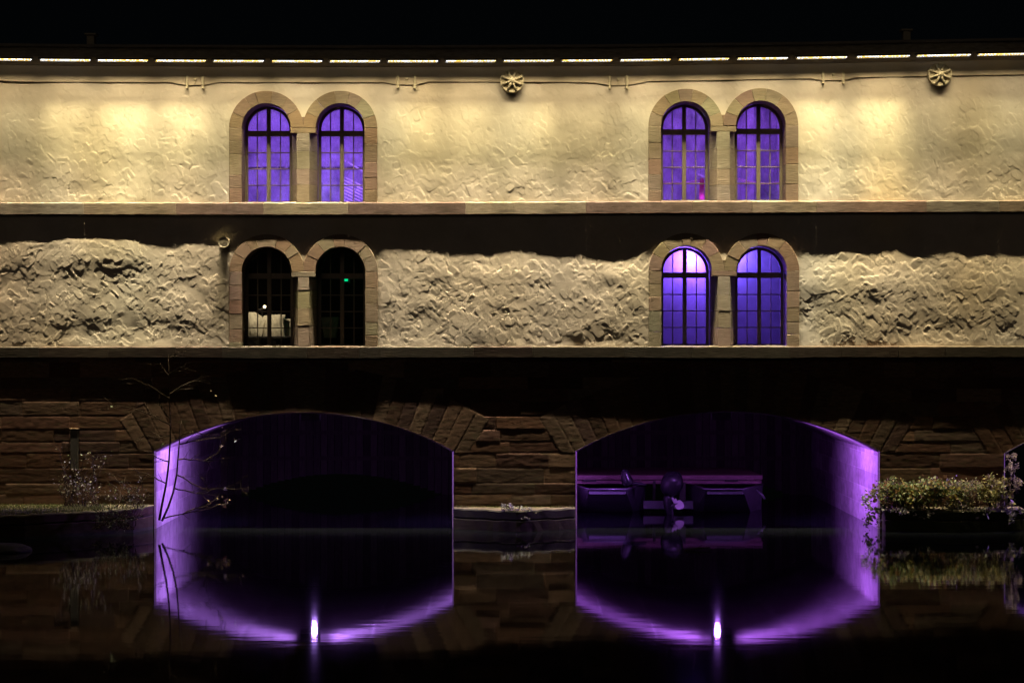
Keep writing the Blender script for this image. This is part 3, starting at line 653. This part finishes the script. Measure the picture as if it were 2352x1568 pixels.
point("green_glow", (a[0]+.3, 1.5, a[2]-.05), .5, (0, 1, .3), .05)
tl_ = empty("ceiling_lamp", (wx(1612), 3.3, zc2-.06), "bright white-violet ceiling lamp glaring through the top of the lower right windows", "lamp")
mb = MB(); mb.box(wx(1545, 3.3), wx(1675, 3.3), 3.1, 3.5, zc2-.08, zc2-.02, bev=.01); parent_keep(mb.build("housing", M['white_metal']), tl_)

# ------------------------------------------------------------------ light bars under the eave
ORD = ["first", "second", "third", "fourth", "fifth", "sixth", "seventh", "eighth", "ninth", "tenth", "eleventh", "twelfth", "thirteenth", "fourteenth", "fifteenth", "sixteenth", "seventeenth", "eighteenth"]
starts = [-45, 90, 222, 355, 488, 622, 755, 888, 1021, 1154, 1288, 1422, 1556, 1691, 1827, 1965, 2103, 2243]
lens_ = [120]*18; lens_[17] = 128; lens_[15] = 126; lens_[16] = 128
lamp_pow = [.70, .90, 1.10, 1.05, .95, 1.0, .98, 1.0, .98, 1.0, .95, 1.0, 1.0, 1.05, 1.08, 1.0, .76, .62]
pool_pow = [.35, .9, 1.35, 1.1, .6, .8, .6, .95, .8, .95, .45, .6, .9, .9, 1.25, 1.3, .3, .45]
lamp_col = [(1, .80, .52), (1, .86, .58), (1, .89, .57), (1, .84, .56), (1, .85, .62), (1, .87, .56), (1, .84, .60), (1, .86, .61), (1, .84, .58), (1, .85, .60), (1, .86, .61), (1, .88, .59), (1, .86, .57), (1, .88, .61), (1, .90, .58), (1, .81, .48), (1, .83, .50), (1, .84, .50)]
lamp_col = [(a, b*.972, c*1.0) for a, b, c in lamp_col]
rl = random.Random(77)
def light_bar(i, sp, ln, vis=True):
    p0, p1 = sp, sp+ln; yc = float(bar_y((p0+p1)/2)); y0_, y1_ = float(bar_y(p0)), float(bar_y(p1)); Y = -E_L
    a = Vector(w3(p0, y0_, Y)); b = Vector(w3(p1, y1_, Y)); c = (a+b)/2; L_ = (b-a).length; sl = math.atan2(b.z-a.z, b.x-a.x)
    pw = lamp_pow[i] if 0 <= i < 18 else .8; col = lamp_col[i] if 0 <= i < 18 else (1, .84, .5)
    if vis:
        root = empty("light_bar", c, "", "light fitting", "LED light bars in a row below the eave")
        root["label"] = ("lit LED light bar under the dark eave, %s from the left edge of the photo" % ORD[i]) if i < 17 else "LED light bar under the eave, cut off by the right edge of the photo"
        if i == 0: root["label"] = "LED light bar under the eave, cut off by the left edge of the photo"
        mb = MB(); mb.box(-L_/2-.01, L_/2+.01, -.05, .05, .035, .075, bev=.006); h = mb.build("housing", M['metal_dark'], root); h.rotation_euler = (0, -sl, 0)
        mb = MB(); n = 34
        for k in range(n):
            for row in range(2):
                xk = -L_/2+.03+(L_-.06)*(k+.5*row)/n; cc = rl.choice([(1, .97, .9), (1, .9, .65), (1, .72, .22), (.95, .95, 1), (1, .6, .10)]); s_ = 1.0 if row else .75
                if row: mb.box(xk, xk+.022, -.045, -.015, .012, .030, tuple(v*s_ for v in cc))
                else: mb.box(xk, xk+.016, -.01, .012, -.008, .003, tuple(v*s_*.8 for v in cc))
        h = mb.build("led_strip", M['led'], root, fix=False); h.rotation_euler = (0, -sl, 0)
        for s_ in (-1, 1):
            mb = MB(); mb.box(s_*L_*.32-.012, s_*L_*.32+.012, .045, .5-.06, .045, .06); mb.build("bracket", M['metal_dark'], root)
    # narrow beam down the wall + a little wide spill
    area("flood_beam", (c.x, c.y, c.z-.03), (.030, -sl, 0), L_*.96, .03, 77*pw*K_FLOOD, col, 23)
    pp = pool_pow[i] if 0 <= i < 18 else .4
    area("flood_pool", (c.x, c.y, c.z-.028), (.17, -sl, 0), L_*.96, .03, 14*pp, (1, .89, .50), 44)
    area("flood_spill", (c.x, c.y, c.z-.025), (.16, -sl, 0), L_*.96, .03, 28*pw*K_FLOOD, (1, .82, .5), 105)
for i in range(18): light_bar(i, starts[i], lens_[i])
light_bar(-1, -180, 120, False); light_bar(20, 2382, 120, False)

# ------------------------------------------------------------------ rosettes, vent pipe, parapet posts
for (px, py, lab) in [(1176, 187, "ribbed round rosette on the frieze, midway between the two upper window pairs"), (2157, 172, "round cast rosette with eight ribs on the frieze near the right edge of the photo")]:
    x, _, z = w3(px, py); root = empty("wall_rosette", (x, 0, z), lab, "rosette", "round cast rosettes on the frieze")
    mb = MB(); rr = .285
    mb.lathe_y(0, 0, [(0, -.10), (.18, -.098), (.235, -.10), (.262, -.125), (rr, -.122), (rr+.002, -.03), (rr-.02, .03)], 40); mb.build("dish", M['iron'], root)
    mb = MB(); mb.lathe_y(0, 0, [(0, -.215), (.03, -.212), (.06, -.195), (.09, -.16), (.12, -.115), (.13, -.09)], 24); mb.build("boss", M['iron'], root, smooth=True)
    for k in range(8):
        t = R(22.5+45*k); mb = MB(); mb.tube([(.04*math.cos(t), -.165, .04*math.sin(t)), (.13*math.cos(t), -.135, .13*math.sin(t)), (.255*math.cos(t), -.128, .255*math.sin(t))], [.036, .026, .036], 8); mb.build("rib", M['iron'], root, smooth=True)
x, _, z = w3(516, 557); root = empty("vent_pipe", (x, 0, z), "short round vent pipe sticking out of the plaster beside the lower left window arch", "vent pipe")
mb = MB(); mb.lathe_y(0, 0, [(.095, -.02), (.098, -.17), (.125, -.175), (.125, -.02), (.125, .05)], 28); mb.build("collar", M['iron'], root, smooth=False)
mb = MB(); mb.lathe_y(0, 0, [(0, -.168), (.10, -.168), (.10, -.12)], 24)
for k in range(4): zz = -.055+.03*k; hw = math.sqrt(.09**2-zz*zz); mb.box(-hw, hw, -.174, -.166, zz-.008, zz+.004)
mb.build("grille", M['iron'], root)
for (px, lab) in [(208, "low dark post on the parapet near the left end"), (2083, "low dark post on the parapet near the right end")]:
    x = wx(px); zt2 = wz(float(bar_y(px))-38); root = empty("parapet_post", (x, .1, zt2), lab, "post", "posts on the parapet")
    mb = MB(); mb.box(x-.09, x+.09, -.02, .2, zt2, zt2+.22, bev=.01); parent_keep(mb.build("shaft", M['iron']), root)
    mb = MB(); mb.box(x-.14, x+.14, -.05, .24, zt2+.222, zt2+.27, bev=.012); parent_keep(mb.build("cap", M['iron']), root)

# ------------------------------------------------------------------ lamps hanging in the arch crowns
def arch_wash(x, Y, zc, sg, pw, col):
    # sideways wall-washing beam, aimed a little down and inwards
    area("arch_beam", (x+sg*.09, Y+.05, zc-.20), Vector((sg, .22, -.28)).to_track_quat('-Z', 'Y').to_euler(), .05, .08, pw*2.2, col, 92)
for k, (A, lx, bx, colr, pw, lab) in enumerate([(ARCH[0], 722, 707, (.46, .23, 1), 90, "purple floodlight hidden under the crown of the left arch"), (ARCH[1], 1648, 1663, (.45, .155, 1), 88, "purple floodlight hidden under the crown of the right arch")]):
    Y = .75; x = wx(lx, Y); zc = wz(A['ap']); root = empty("arch_floodlight", (x, Y, zc), lab, "floodlight", "floodlights under the arch crowns")
    mb = MB(); mb.box(x-.07, x+.07, Y-.10, Y+.10, zc-.17, zc-.09, bev=.01); parent_keep(mb.build("housing", M['metal_dark']), root)
    mb = MB(); mb.face([(x-.055, Y-.08, zc-.175), (x+.055, Y-.08, zc-.175), (x+.055, Y+.08, zc-.175), (x-.055, Y+.08, zc-.175)]); parent_keep(mb.build("lens", M['lens'], fix=False), root)
    mb = MB(); xb = wx(bx, Y); mb.box(xb-.05, xb+.05, .64, 2.6, zc-.16, zc-.02, bev=.01); mb.box(min(x, xb), max(x, xb), Y-.02, Y+.02, zc-.125, zc-.115); parent_keep(mb.build("mounting_beam", M['metal_dark']), root)
    mb = MB(); mb.box(min(x, xb)-.16, max(x, xb)+.16, .60, .63, zc-.235, zc-.005, bev=.004); parent_keep(mb.build("added_visor", M['metal_dark']), root)  # plate added in front to screen the lamp's lit parts from view
    point("arch_glow", (x, Y+.02, zc-.235), pw*.85, colr, .06)
    for sg in (-1, 1): arch_wash(x, Y, zc, sg, pw, colr)
A = ARCH[2]; point("arch_glow", (wx(A['cx']), .75, wz(A['ap'])-.25), 90, (.40, .18, 1), .045)
for sg in (-1, 1): arch_wash(wx(A['cx']), .75, wz(A['ap']), sg, 60, (.40, .18, 1))

# ------------------------------------------------------------------ water, footings, banks
mb = MB(); mb.face([(-220, -70, 0), (220, -70, 0), (220, 160, 0), (-220, 160, 0)]); tag(mb.build("water", M['water'], fix=False), kind="structure")
mb = MB(); mb.face([(-220, -70, -2.2), (220, -70, -2.2), (220, 160, -2.2), (-220, 160, -2.2)], (.05, .045, .03)); tag(mb.build("riverbed", M['masonry'], fix=False), kind="structure")
def footing(name, plan, ztop, seed, parent, col=(.10, .085, .055), rows_=(0.0, -.28, -.7)):
    """stone footing: plan = list of (x, y) along its outer edge from left to right; back at y=.05"""
    mb = MB(); rf = random.Random(seed); pts = []
    for (a, b) in zip(plan[:-1], plan[1:]):
        n = max(1, int(math.dist(a, b)/.14))
        for i in range(n): t = i/n; pts.append((a[0]+(b[0]-a[0])*t, a[1]+(b[1]-a[1])*t))
    pts.append(plan[-1]); zt_ = [ztop+rf.uniform(-.012, .012) for _ in pts]
    top_o = [(p[0], p[1]+.03, z) for p, z in zip(pts, zt_)]; top_i = [(p[0], .05, ztop+.02) for p in pts]
    mb.quadstrip(top_i, top_o, col)
    prev = top_o
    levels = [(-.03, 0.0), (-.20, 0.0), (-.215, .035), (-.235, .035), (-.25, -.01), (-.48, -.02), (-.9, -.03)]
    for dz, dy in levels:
        cur = [(p[0], p[1]+dy+rf.uniform(-.006, .006), z+dz) for p, z in zip(pts, zt_)]; c = tuple(v*rf.uniform(.25, .45) for v in col)  # faces coloured darker than the top, shade put into the colour
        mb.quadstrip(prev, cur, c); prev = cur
    return mb.build(name, M['masonry'], parent)
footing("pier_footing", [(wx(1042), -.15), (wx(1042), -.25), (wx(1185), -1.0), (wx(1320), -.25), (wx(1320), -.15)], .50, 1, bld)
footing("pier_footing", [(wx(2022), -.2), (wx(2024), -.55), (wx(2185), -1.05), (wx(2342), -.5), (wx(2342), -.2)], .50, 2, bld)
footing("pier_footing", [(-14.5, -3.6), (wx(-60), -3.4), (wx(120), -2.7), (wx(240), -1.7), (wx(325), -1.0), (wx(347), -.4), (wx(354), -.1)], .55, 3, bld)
def blades(mb, xy, z, n, hgt, cols, rng):
    for i in range(n):
        x, y = xy(); h = rng.uniform(.4, 1)*hgt; a = rng.uniform(0, 6.28); w = .008; dx, dy = math.cos(a)*w, math.sin(a)*w; bx, by = rng.uniform(-.5, .5)*h, rng.uniform(-.5, .5)*h
        mb.face([(x-dx, y-dy, z-.01), (x+dx, y+dy, z-.01), (x+bx, y+by, z+h)], rng.choice(cols))
rg = random.Random(3); mb = MB()
def xy_left():
    while True:
        x = rg.uniform(wx(-60), wx(345)); p = px_of(x); d = np.interp(p, [-60, 120, 240, 352], [3.3, 2.6, 1.6, .8]); y = -rg.uniform(.03, 1)*d
        if p < 250 or rg.random() < .25: return x, y
GC = [(.10, .13, .03), (.07, .10, .02), (.15, .15, .05), (.05, .08, .02), (.16, .13, .06)]
blades(mb, xy_left, .56, 9000, .07, GC, rg)
def xy_mid():
    x = rg.uniform(wx(1044), wx(1318)); return x, -rg.uniform(.0, .13)
blades(mb, xy_mid, .51, 700, .06, GC, rg)
tag(mb.build("grass", M['leaf'], fix=False), "short grass growing along the stone footings at the water", "grass", kind="stuff")
# dark boulder at the left edge
bm = bmesh.new(); bmesh.ops.create_icosphere(bm, subdivisions=4, radius=1)
from mathutils import noise
for v in bm.verts: d = v.co.copy(); v.co *= 1+.15*noise.noise(d*1.5); v.co.x *= .75; v.co.y *= .5; v.co.z *= .16
me = bpy.data.meshes.new("boulder"); bm.to_mesh(me); bm.free(); me.materials.append(M['rock']); me.polygons.foreach_set("use_smooth", [True]*len(me.polygons))
o = bpy.data.objects.new("boulder", me); COL.objects.link(o); o.location = (wx(5, -5), -5.2, .02); tag(o, "low dark rounded boulder in the water at the left edge", "boulder")
# iron post let into the masonry
x, _, z = w3(172, 985); root = empty("iron_post", (x, -.05, wz(1078)), "dark upright iron post fixed to the brown masonry above the brambles", "post")
mb = MB(); mb.box(x-.09, x+.09, -.10, -.01, wz(1078), z, bev=.01); parent_keep(mb.build("shaft", M['metal_dark']), root)
mb = MB(); mb.box(x-.11, x+.11, -.11, .0, z+.001, z+.022, (.2, .14, .09), bev=.006); parent_keep(mb.build("cap", M['stone']), root)  # thin paler cap, its colour stands in for light on the post's top
# floating twig
mb = MB(); mb.tube([(wx(1570, -5), -5.2, .01), (wx(1600, -5), -5.0, .04), (wx(1632, -5), -4.9, .05)], [.012, .02, .014], 6); mb.tube([(wx(1600, -5), -5.0, .03), (wx(1612, -5), -5.05, .12)], .008, 5)
tag(mb.build("floating_twig", M['bark']), "thin twig floating on the water in front of the right arch", "twig")

# ------------------------------------------------------------------ raft moored in the right arch
raft = empty("work_raft", w3(1540, 1150, 5), "twin-hulled work raft with reddish plank deck moored in the right arch", "raft")
def part(name, mb, mat, smooth=False, par=raft):
    o = mb.build(name, mat, smooth=smooth); parent_keep(o, raft if par is raft else raft)
    if par is not raft: o.parent = par
    return o
mb = MB(); Yd = 5.0; xa, xb = wx(1300, Yd), wx(1751, Yd); zt_, zm, zb_ = wz(1091, Yd), wz(1100, Yd), wz(1110.5, Yd)
for k in range(13): y = Yd+k*.25; mb.box(xa, xb-(.10*k/13), y+(.012 if k else 0), y+.24, zt_-.05, zt_+random.uniform(-.004, .004), bev=.006)
part("deck", mb, M['deck_wood'])
mb = MB(); mb.box(xa, xb, Yd-.055, Yd-.003, zm-.005, zt_+.004, bev=.006); mb.box(xa, xb-.03, Yd-.02, Yd+.04, zb_, zm-.03, bev=.006)
part("edge_beam", mb, M['wood'])
mb = MB()
for q in (1365, 1690): a = wx(q, Yd); mb.box(a-.3, a+.05, Yd-.062, Yd-.05, zm-.06, zm-.01, bev=.0)
part("edge_bracket", mb, M['metal_dark'])
def pontoon(xl, xr, nm):
    # px at rim; bow chamfered and raked
    Yf, Ys, Yb = 3.6, 5.4, 8.6; zr = .66; X = lambda p, y: wx(p, y)
    l0, l1, r1, r0 = X(xl, Ys), X(xl+33, Yf), X(xr-46, Yf), X(xr, Ys)
    top = [(l0, Yb, zr), (l0, Ys, zr), (l1, Yf, zr), (r1, Yf, zr), (r0, Ys, zr), (r0, Yb, zr)]
    bot = [(l0+.05, Yb, -.25), (l0+.05, Ys+.1, -.25), (l0+.28, Ys-.25, -.25), (r0-.28, Ys-.25, -.25), (r0-.05, Ys+.1, -.25), (r0-.05, Yb, -.25)]
    mb = MB(); mb.quadstrip(bot, top, close=True); mb.face(bot[::-1]); t2 = [(a, b, c-.12) for a, b, c in top]
    ins = [((a-(l0+r0)/2)*.95+(l0+r0)/2, b+.05 if b < 6 else b-.05, zr) for a, b, c in top]; insd = [(a, b, zr-.12) for a, b, c in ins]
    mb.quadstrip(top, ins, close=True); mb.quadstrip(ins, insd, close=True); mb.face(insd); h = part("pontoon", mb, M['galv'])
    mb = MB(); mb.tube([(a, b-.01, c+.012) for a, b, c in top[1:5]], .024, 8); rim = mb.build("rim", M['galv'], smooth=True); rim.data.transform(Matrix.Translation(-raft.location)); rim.parent = h
    return h
pontoon(1318, 1483, 'a'); pontoon(1588, 1752, 'b')
mb = MB(); mb.box(wx(1478, 4.5), wx(1592, 4.5), 4.5, 4.62, .09, .30, bev=.01); part("cross_beam", mb, M['galv'])
mb = MB(); mb.box(wx(1560, 4.2), wx(1575, 4.2), 4.2, 4.4, .3, .8, bev=.01); mb.box(wx(1500, 4.8), wx(1506, 4.8), 4.8, 4.9, .3, .8, bev=.01); part("motor_bracket", mb, M['metal_dark'])
# outboard motors
def skin(name, nodes, mat, par):
    mb = MB(); pts = [n[:3] for n in nodes]; rad = [n[3] for n in nodes]; mb.tube(pts, rad, 16); o = mb.build(name, mat, smooth=True); m_ = o.modifiers.new("s", 'SUBSURF'); m_.levels = 2; m_.render_levels = 2
    if par: parent_keep(o, par)
    return o
mot = empty("outboard_motor", w3(1546, 1140, 4), "black outboard motor with white propeller lifted between the two pontoons", "outboard motor", "outboard motors on the raft")
Ym = 4.0
skin("cowl", [(*w3(1549, 1081, Ym), .10), (*w3(1549, 1086, Ym), .20), (*w3(1546, 1100, Ym), .29), (*w3(1542, 1116, Ym), .31), (*w3(1536, 1132, Ym), .24), (*w3(1533, 1139, Ym), .13)], M['black_plastic'], mot)
skin("leg", [(*w3(1536, 1134, Ym), .13), (*w3(1534, 1150, Ym), .14), (*w3(1536, 1166, Ym), .13), (*w3(1540, 1180, Ym), .10), (*w3(1543, 1190, Ym), .08)], M['black_plastic'], mot)
mb = MB(); c_ = Vector(w3(1553, 1156, Ym-.15))
for k, (ang, bl, bw) in enumerate(((-22, .19, .12), (95, .12, .035), (205, .12, .035))):
    t = R(ang); u = Vector((math.cos(t), 0, math.sin(t))); v = Vector((-math.sin(t), .25, math.cos(t))).normalized(); pts = []
    for q in range(14): s_ = 2*math.pi*q/14; pts.append(c_+u*(bl*.55+bl*.62*math.cos(s_))+v*bw*math.sin(s_)*(1-.35*math.cos(s_))+Vector((0, .03*math.sin(s_), 0)))
    mb.face(pts); mb.face([p+Vector((0, .012, 0)) for p in pts][::-1]); mb.quadstrip(pts, [p+Vector((0, .012, 0)) for p in pts], close=True)
mb.tube([c_+Vector((-.12, .12, .17)), c_+Vector((0, -.05, 0))], [.03, .045], 10); parent_keep(mb.build("propeller", M['white_metal']), mot)
mo2 = empty("outboard_motor", w3(1440, 1115, 4), "dark tilted outboard motor head rising over the left pontoon", "outboard motor", "outboard motors on the raft")
skin("cowl", [(*w3(1437, 1077, Ym), .06), (*w3(1435, 1082, Ym), .12), (*w3(1437, 1096, Ym), .14), (*w3(1443, 1108, Ym), .16), (*w3(1446, 1116, Ym), .12)], M['black_plastic'], mo2)
skin("tiller", [(*w3(1446, 1110, Ym), .07), (*w3(1462, 1111, Ym), .06), (*w3(1476, 1112, Ym), .05), (*w3(1486, 1114, Ym), .02)], M['black_plastic'], mo2)
mb = MB(); mb.tube([w3(1738, 1125, 4.6), w3(1750, 1135, 4.5), w3(1757, 1146, 4.5)], [.02, .03, .03], 8); tag(mb.build("mooring_rope", M['galv'], smooth=True), "grey rope end dangling from the right pontoon corner", "rope")

# ------------------------------------------------------------------ bare tree and brambles on the left footing
def jitter_line(a, b, n, j, rng, sag=0):
    a, b = Vector(a), Vector(b); out = []
    for i in range(n+1):
        t = i/n; p = a.lerp(b, t)
        if 0 < i < n: p += Vector((rng.uniform(-j, j), rng.uniform(-j, j), rng.uniform(-j, j)))
        p.z -= sag*4*t*(1-t); out.append(p)
    return out
rt = random.Random(31)
tree = empty("bare_tree", w3(366, 1192, -1.0), "slender almost leafless twin-stemmed young tree at the left mouth of the arch", "tree")
def poly(pts, Y): return [Vector(w3(a, b, Y+(c[0] if c else 0))) for a, b, *c in pts]
trunkA = [(366, 1194), (372, 1160), (382, 1110), (388, 1060), (391, 1010), (391, 960), (388, 900), (389, 860), (386, 815)]
trunkB = [(372, 1196), (386, 1165), (398, 1130), (406, 1090), (409, 1050), (412, 1015), (413, 985), (418, 960)]
mb = MB(); mb.tube(poly(trunkA, -1.0), [.030, .028, .025, .022, .018, .014, .010, .007, .004], 7); parent_keep(mb.build("trunk", M['bark'], smooth=True), tree)
mb = MB(); mb.tube(poly(trunkB, -.9), [.028, .026, .024, .021, .018, .014, .010, .005], 7); parent_keep(mb.build("trunk", M['bark'], smooth=True), tree)
BR = [[(391, 975), (360, 958), (320, 942), (270, 932), (252, 930)], [(390, 915), (360, 895), (330, 882), (303, 868)], [(389, 905), (415, 888), (445, 875), (466, 862)], [(388, 860), (410, 845), (438, 832)], [(388, 862), (372, 842), (365, 828)], [(389, 825), (402, 812), (425, 806)], [(391, 960), (372, 935), (362, 920)],
      [(391, 1000), (360, 1005), (330, 1000)], [(412, 1020), (450, 1012), (500, 1005), (545, 985)], [(409, 1055), (450, 1055), (490, 1058), (525, 1052)], [(413, 1000), (440, 990), (470, 1000), (510, 998)],
      [(406, 1090), (440, 1110), (480, 1125), (520, 1120), (550, 1105), (566, 1092)], [(398, 1120), (440, 1130), (470, 1133), (500, 1140)], [(382, 1110), (355, 1095), (330, 1085), (300, 1078)], [(388, 1060), (360, 1050), (340, 1035)], [(480, 1125), (470, 1110), (466, 1096)], [(520, 1120), (540, 1124), (556, 1122)],
      [(376, 1190), (420, 1180), (470, 1170), (510, 1155), (528, 1148)], [(420, 1180), (460, 1165), (490, 1150)], [(470, 1058), (500, 1040), (520, 1010), (512, 990)]]
tips = []
for brn in BR:
    pp = poly(brn, -1.0+rt.uniform(-.15, .1)); fine = []
    for a, b in zip(pp[:-1], pp[1:]): fine += jitter_line(a, b, 3, .02, rt)[:-1]
    fine.append(pp[-1]); n = len(fine); mb = MB(); mb.tube(fine, [.014*(1-i/n)+.004 for i in range(n)], 5)
    for q in range(3+n//3):
        i = rt.randrange(1, n); d = (fine[i]-fine[i-1]).normalized(); ang = rt.choice([-1, 1])*rt.uniform(.4, .9)
        d2 = Vector((d.x*math.cos(ang)-d.z*math.sin(ang), rt.uniform(-.3, .3), d.x*math.sin(ang)+d.z*math.cos(ang))); e = fine[i]+d2*rt.uniform(.12, .45)
        mb.tube(jitter_line(fine[i], e, 3, .015, rt), [.006, .005, .004, .003], 4)
    tips.append(pp[-1]); parent_keep(mb.build("branch", M['bark']), tree)
def leaf_quad(mb, c, size, col, rng, droop=0.0):
    a = rng.uniform(0, 6.28); t = rng.uniform(-.9, .9); u = Vector((math.cos(a), math.sin(a)*.8, t)).normalized(); n = Vector((rng.uniform(-1, 1), rng.uniform(-1, 1), rng.uniform(.1, 1))).normalized(); v = u.cross(n)
    if v.length < .1: v = Vector((0, 0, 1))
    v.normalize(); c = Vector(c); w = size*.32
    mb.face([c, c+u*size*.5+v*w, c+u*size, c+u*size*.5-v*w], col)
mb = MB()
for (px, py, sz, cc, n) in [(520, 1155, .13, (.55, .45, .20), 9), (505, 1150, .09, (.45, .35, .15), 7), (512, 1117, .09, (.6, .55, .6), 5), (539, 1011, .10, (.7, .7, .7), 2), (491, 902, .09, (.5, .45, .2), 2), (252, 931, .10, (.5, .6, .4), 3), (374, 1020, .10, (.1, .3, .05), 2), (510, 1020, .10, (.4, .35, .3), 2), (490, 1150, .08, (.4, .3, .12), 5), (512, 990, .06, (.4, .3, .3), 2)]:
    for q in range(n): leaf_quad(mb, Vector(w3(px+rt.uniform(-9, 9), py+rt.uniform(-8, 8), -1.0)), sz*rt.uniform(.6, 1.1), tuple(v*rt.uniform(.8, 1.2) for v in cc), rt)
lf = mb.build("leaves", M['leaf'], fix=False); parent_keep(lf, tree); lf["kind"] = "stuff"
def bramble(name, x0, x1, ybot, ytop, nst, Y, lab, leafn, cols, seed):
    rr_ = random.Random(seed); root = empty(name, w3((x0+x1)/2, ybot, Y), lab, "shrub", "bramble shrubs on the left footing"); mb = MB(); lv = MB()
    for i in range(nst):
        b = Vector(w3(rr_.uniform(x0+20, x1-20), ybot, Y+rr_.uniform(-.25, .25))); p = Vector(w3(rr_.uniform(x0, x1), rr_.uniform(ytop, ybot-25), Y+rr_.uniform(-.4, .3)))
        ln = jitter_line(b, p, 6, .05, rr_); mb.tube(ln, [.011, .010, .009, .008, .007, .005, .004], 5)
        for q in range(3):
            s_ = ln[rr_.randrange(2, 6)]; e = s_+Vector((rr_.uniform(-.35, .35), rr_.uniform(-.2, .2), rr_.uniform(-.05, .3))); mb.tube(jitter_line(s_, e, 3, .03, rr_), [.006, .005, .004, .003], 4)
            for w in range(leafn): leaf_quad(lv, s_.lerp(e, rr_.random())+Vector((rr_.gauss(0, .05), rr_.gauss(0, .05), rr_.gauss(0, .05))), rr_.uniform(.03, .07), rr_.choice(cols), rr_)
    parent_keep(mb.build("stems", M['bark']), root); l = lv.build("foliage", M['leaf'], fix=False); parent_keep(l, root); return root
bramble("bramble", 120, 250, 1162, 1010, 26, -.7, "tangled thin bramble beneath the iron post, its stems catching violet light", 4, [(.10, .12, .05), (.2, .17, .12), (.22, .2, .25)], 1)
bramble("bramble", 240, 345, 1166, 1080, 14, -.8, "sparse low bramble between the iron post and the bare tree", 3, [(.06, .08, .03), (.14, .13, .12)], 2)
bramble("bramble", 190, 330, 1215, 1165, 16, -2.0, "dark leafy bramble hanging over the front edge of the left footing", 6, [(.04, .06, .03), (.07, .08, .05)], 3)

# ------------------------------------------------------------------ ivy and shrubs on the right footing
def shrub(name, lab, blobs, n, cols, seed, Y0=-.55, size=(.05, .10), stem=True):
    rr_ = random.Random(seed); bx = sum(b[0] for b in blobs)/len(blobs); by = max(b[1]+b[3] for b in blobs)
    root = empty(name, w3(bx, by, Y0), lab, "shrub", "shrubs on the right footing"); mb = MB(); st = MB()
    for (cx_, cy_, rx_, ry_) in blobs:
        m_ = int(.8*n/len(blobs))
        sub = [(rr_.gauss(0, .5), rr_.gauss(0, .35), rr_.gauss(0, .5)) for _ in range(max(4, m_//45))]
        for q in range(3): sub.append((rr_.uniform(-.9, .9), rr_.gauss(0, .2), rr_.uniform(.5, .9)))
        for i in range(m_):
            s_ = rr_.choice(sub); a = s_[0]+rr_.gauss(0, .15); b = s_[1]+rr_.gauss(0, .22); c = s_[2]+rr_.gauss(0, .17)
            if a*a+c*c > 1.9: continue
            p = Vector(w3(cx_+a*rx_, cy_-c*ry_, Y0+b*.45)); cc = rr_.choice(cols); k = rr_.uniform(.45, 1.3)
            leaf_quad(mb, p, rr_.uniform(*size)*rr_.choice([.7, 1, 1, 1.5]), tuple(v*k*1.05 for v in cc), rr_)
        for s_ in sub[:14]:
            e = Vector(w3(cx_+s_[0]*rx_, cy_-s_[2]*ry_, Y0+s_[1]*.45)); b0 = Vector(w3(cx_+s_[0]*rx_*.5, by-3, Y0+.1)); st.tube(jitter_line(b0, e, 4, .03, rr_), [.012, .010, .008, .006, .004], 5)
    if stem: parent_keep(st.build("stems", M['bark']), root)
    l = mb.build("foliage", M['leaf'], fix=False); parent_keep(l, root); return root
GR = [(.10, .15, .035), (.15, .19, .05), (.20, .17, .05), (.06, .09, .025), (.22, .13, .05)]
GY = [(.13, .18, .06), (.20, .24, .09), (.28, .25, .06), (.08, .11, .04), (.24, .15, .05)]
BRN = [(.22, .17, .09), (.18, .12, .07), (.14, .14, .08), (.26, .22, .12), (.16, .13, .14)]
shrub("ivy_shrub", "leafy ivy mound at the left end of the right footing, against the purple tunnel wall", [(2040, 1138, 45, 32), (2075, 1137, 40, 32)], 2400, GR, 1)
shrub("ivy_shrub", "dense pale green ivy mound in the middle of the right footing", [(2110, 1132, 50, 32), (2150, 1132, 55, 33)], 3000, GY, 2, Y0=-.65)
shrub("ivy_shrub", "feathery grey-green and brown shrub right of the ivy mounds", [(2200, 1136, 50, 34), (2235, 1135, 45, 34)], 2600, BRN+GY[:2], 3, size=(.035, .075))
shrub("ivy_shrub", "yellowish bush at the right end of the right footing", [(2282, 1132, 40, 34)], 1500, [(.26, .22, .07), (.20, .19, .07), (.15, .16, .06)], 4)
shrub("trailing_ivy", "ivy trailing down to the water over the corner of the purple tunnel wall", [(1998, 1160, 20, 34), (1990, 1205, 14, 26), (2015, 1190, 18, 30)], 420, [(.07, .085, .045), (.10, .11, .06)], 5, Y0=-.5, stem=False)
shrub("flowering_stalk", "tall pale seed-headed stalk beside the last arch at the right edge", [(2322, 1065, 14, 22), (2326, 1088, 12, 22)], 520, [(.28, .22, .20), (.20, .16, .15)], 6, Y0=-.7, size=(.03, .06))
shrub("flowering_stalk", "short yellow-green tuft below the tall seed-headed stalk", [(2336, 1118, 15, 18)], 240, [(.34, .30, .16), (.26, .22, .12)], 7, Y0=-.75, size=(.03, .06))
shrub("trailing_ivy", "thin ivy strands hanging over the face of the right footing", [(2100, 1180, 60, 14), (2240, 1178, 70, 16), (2320, 1185, 25, 18)], 420, [(.10, .11, .08), (.14, .12, .12)], 8, Y0=-.95, stem=False)
shrub("footing_weed", "small grey-green weed drooping over the footing between the two arches", [(1200, 1178, 38, 15), (1165, 1165, 20, 8)], 420, [(.16, .19, .12), (.22, .22, .15)], 9, Y0=-.8, size=(.03, .07), stem=True)["group"] = "weeds on the footings"
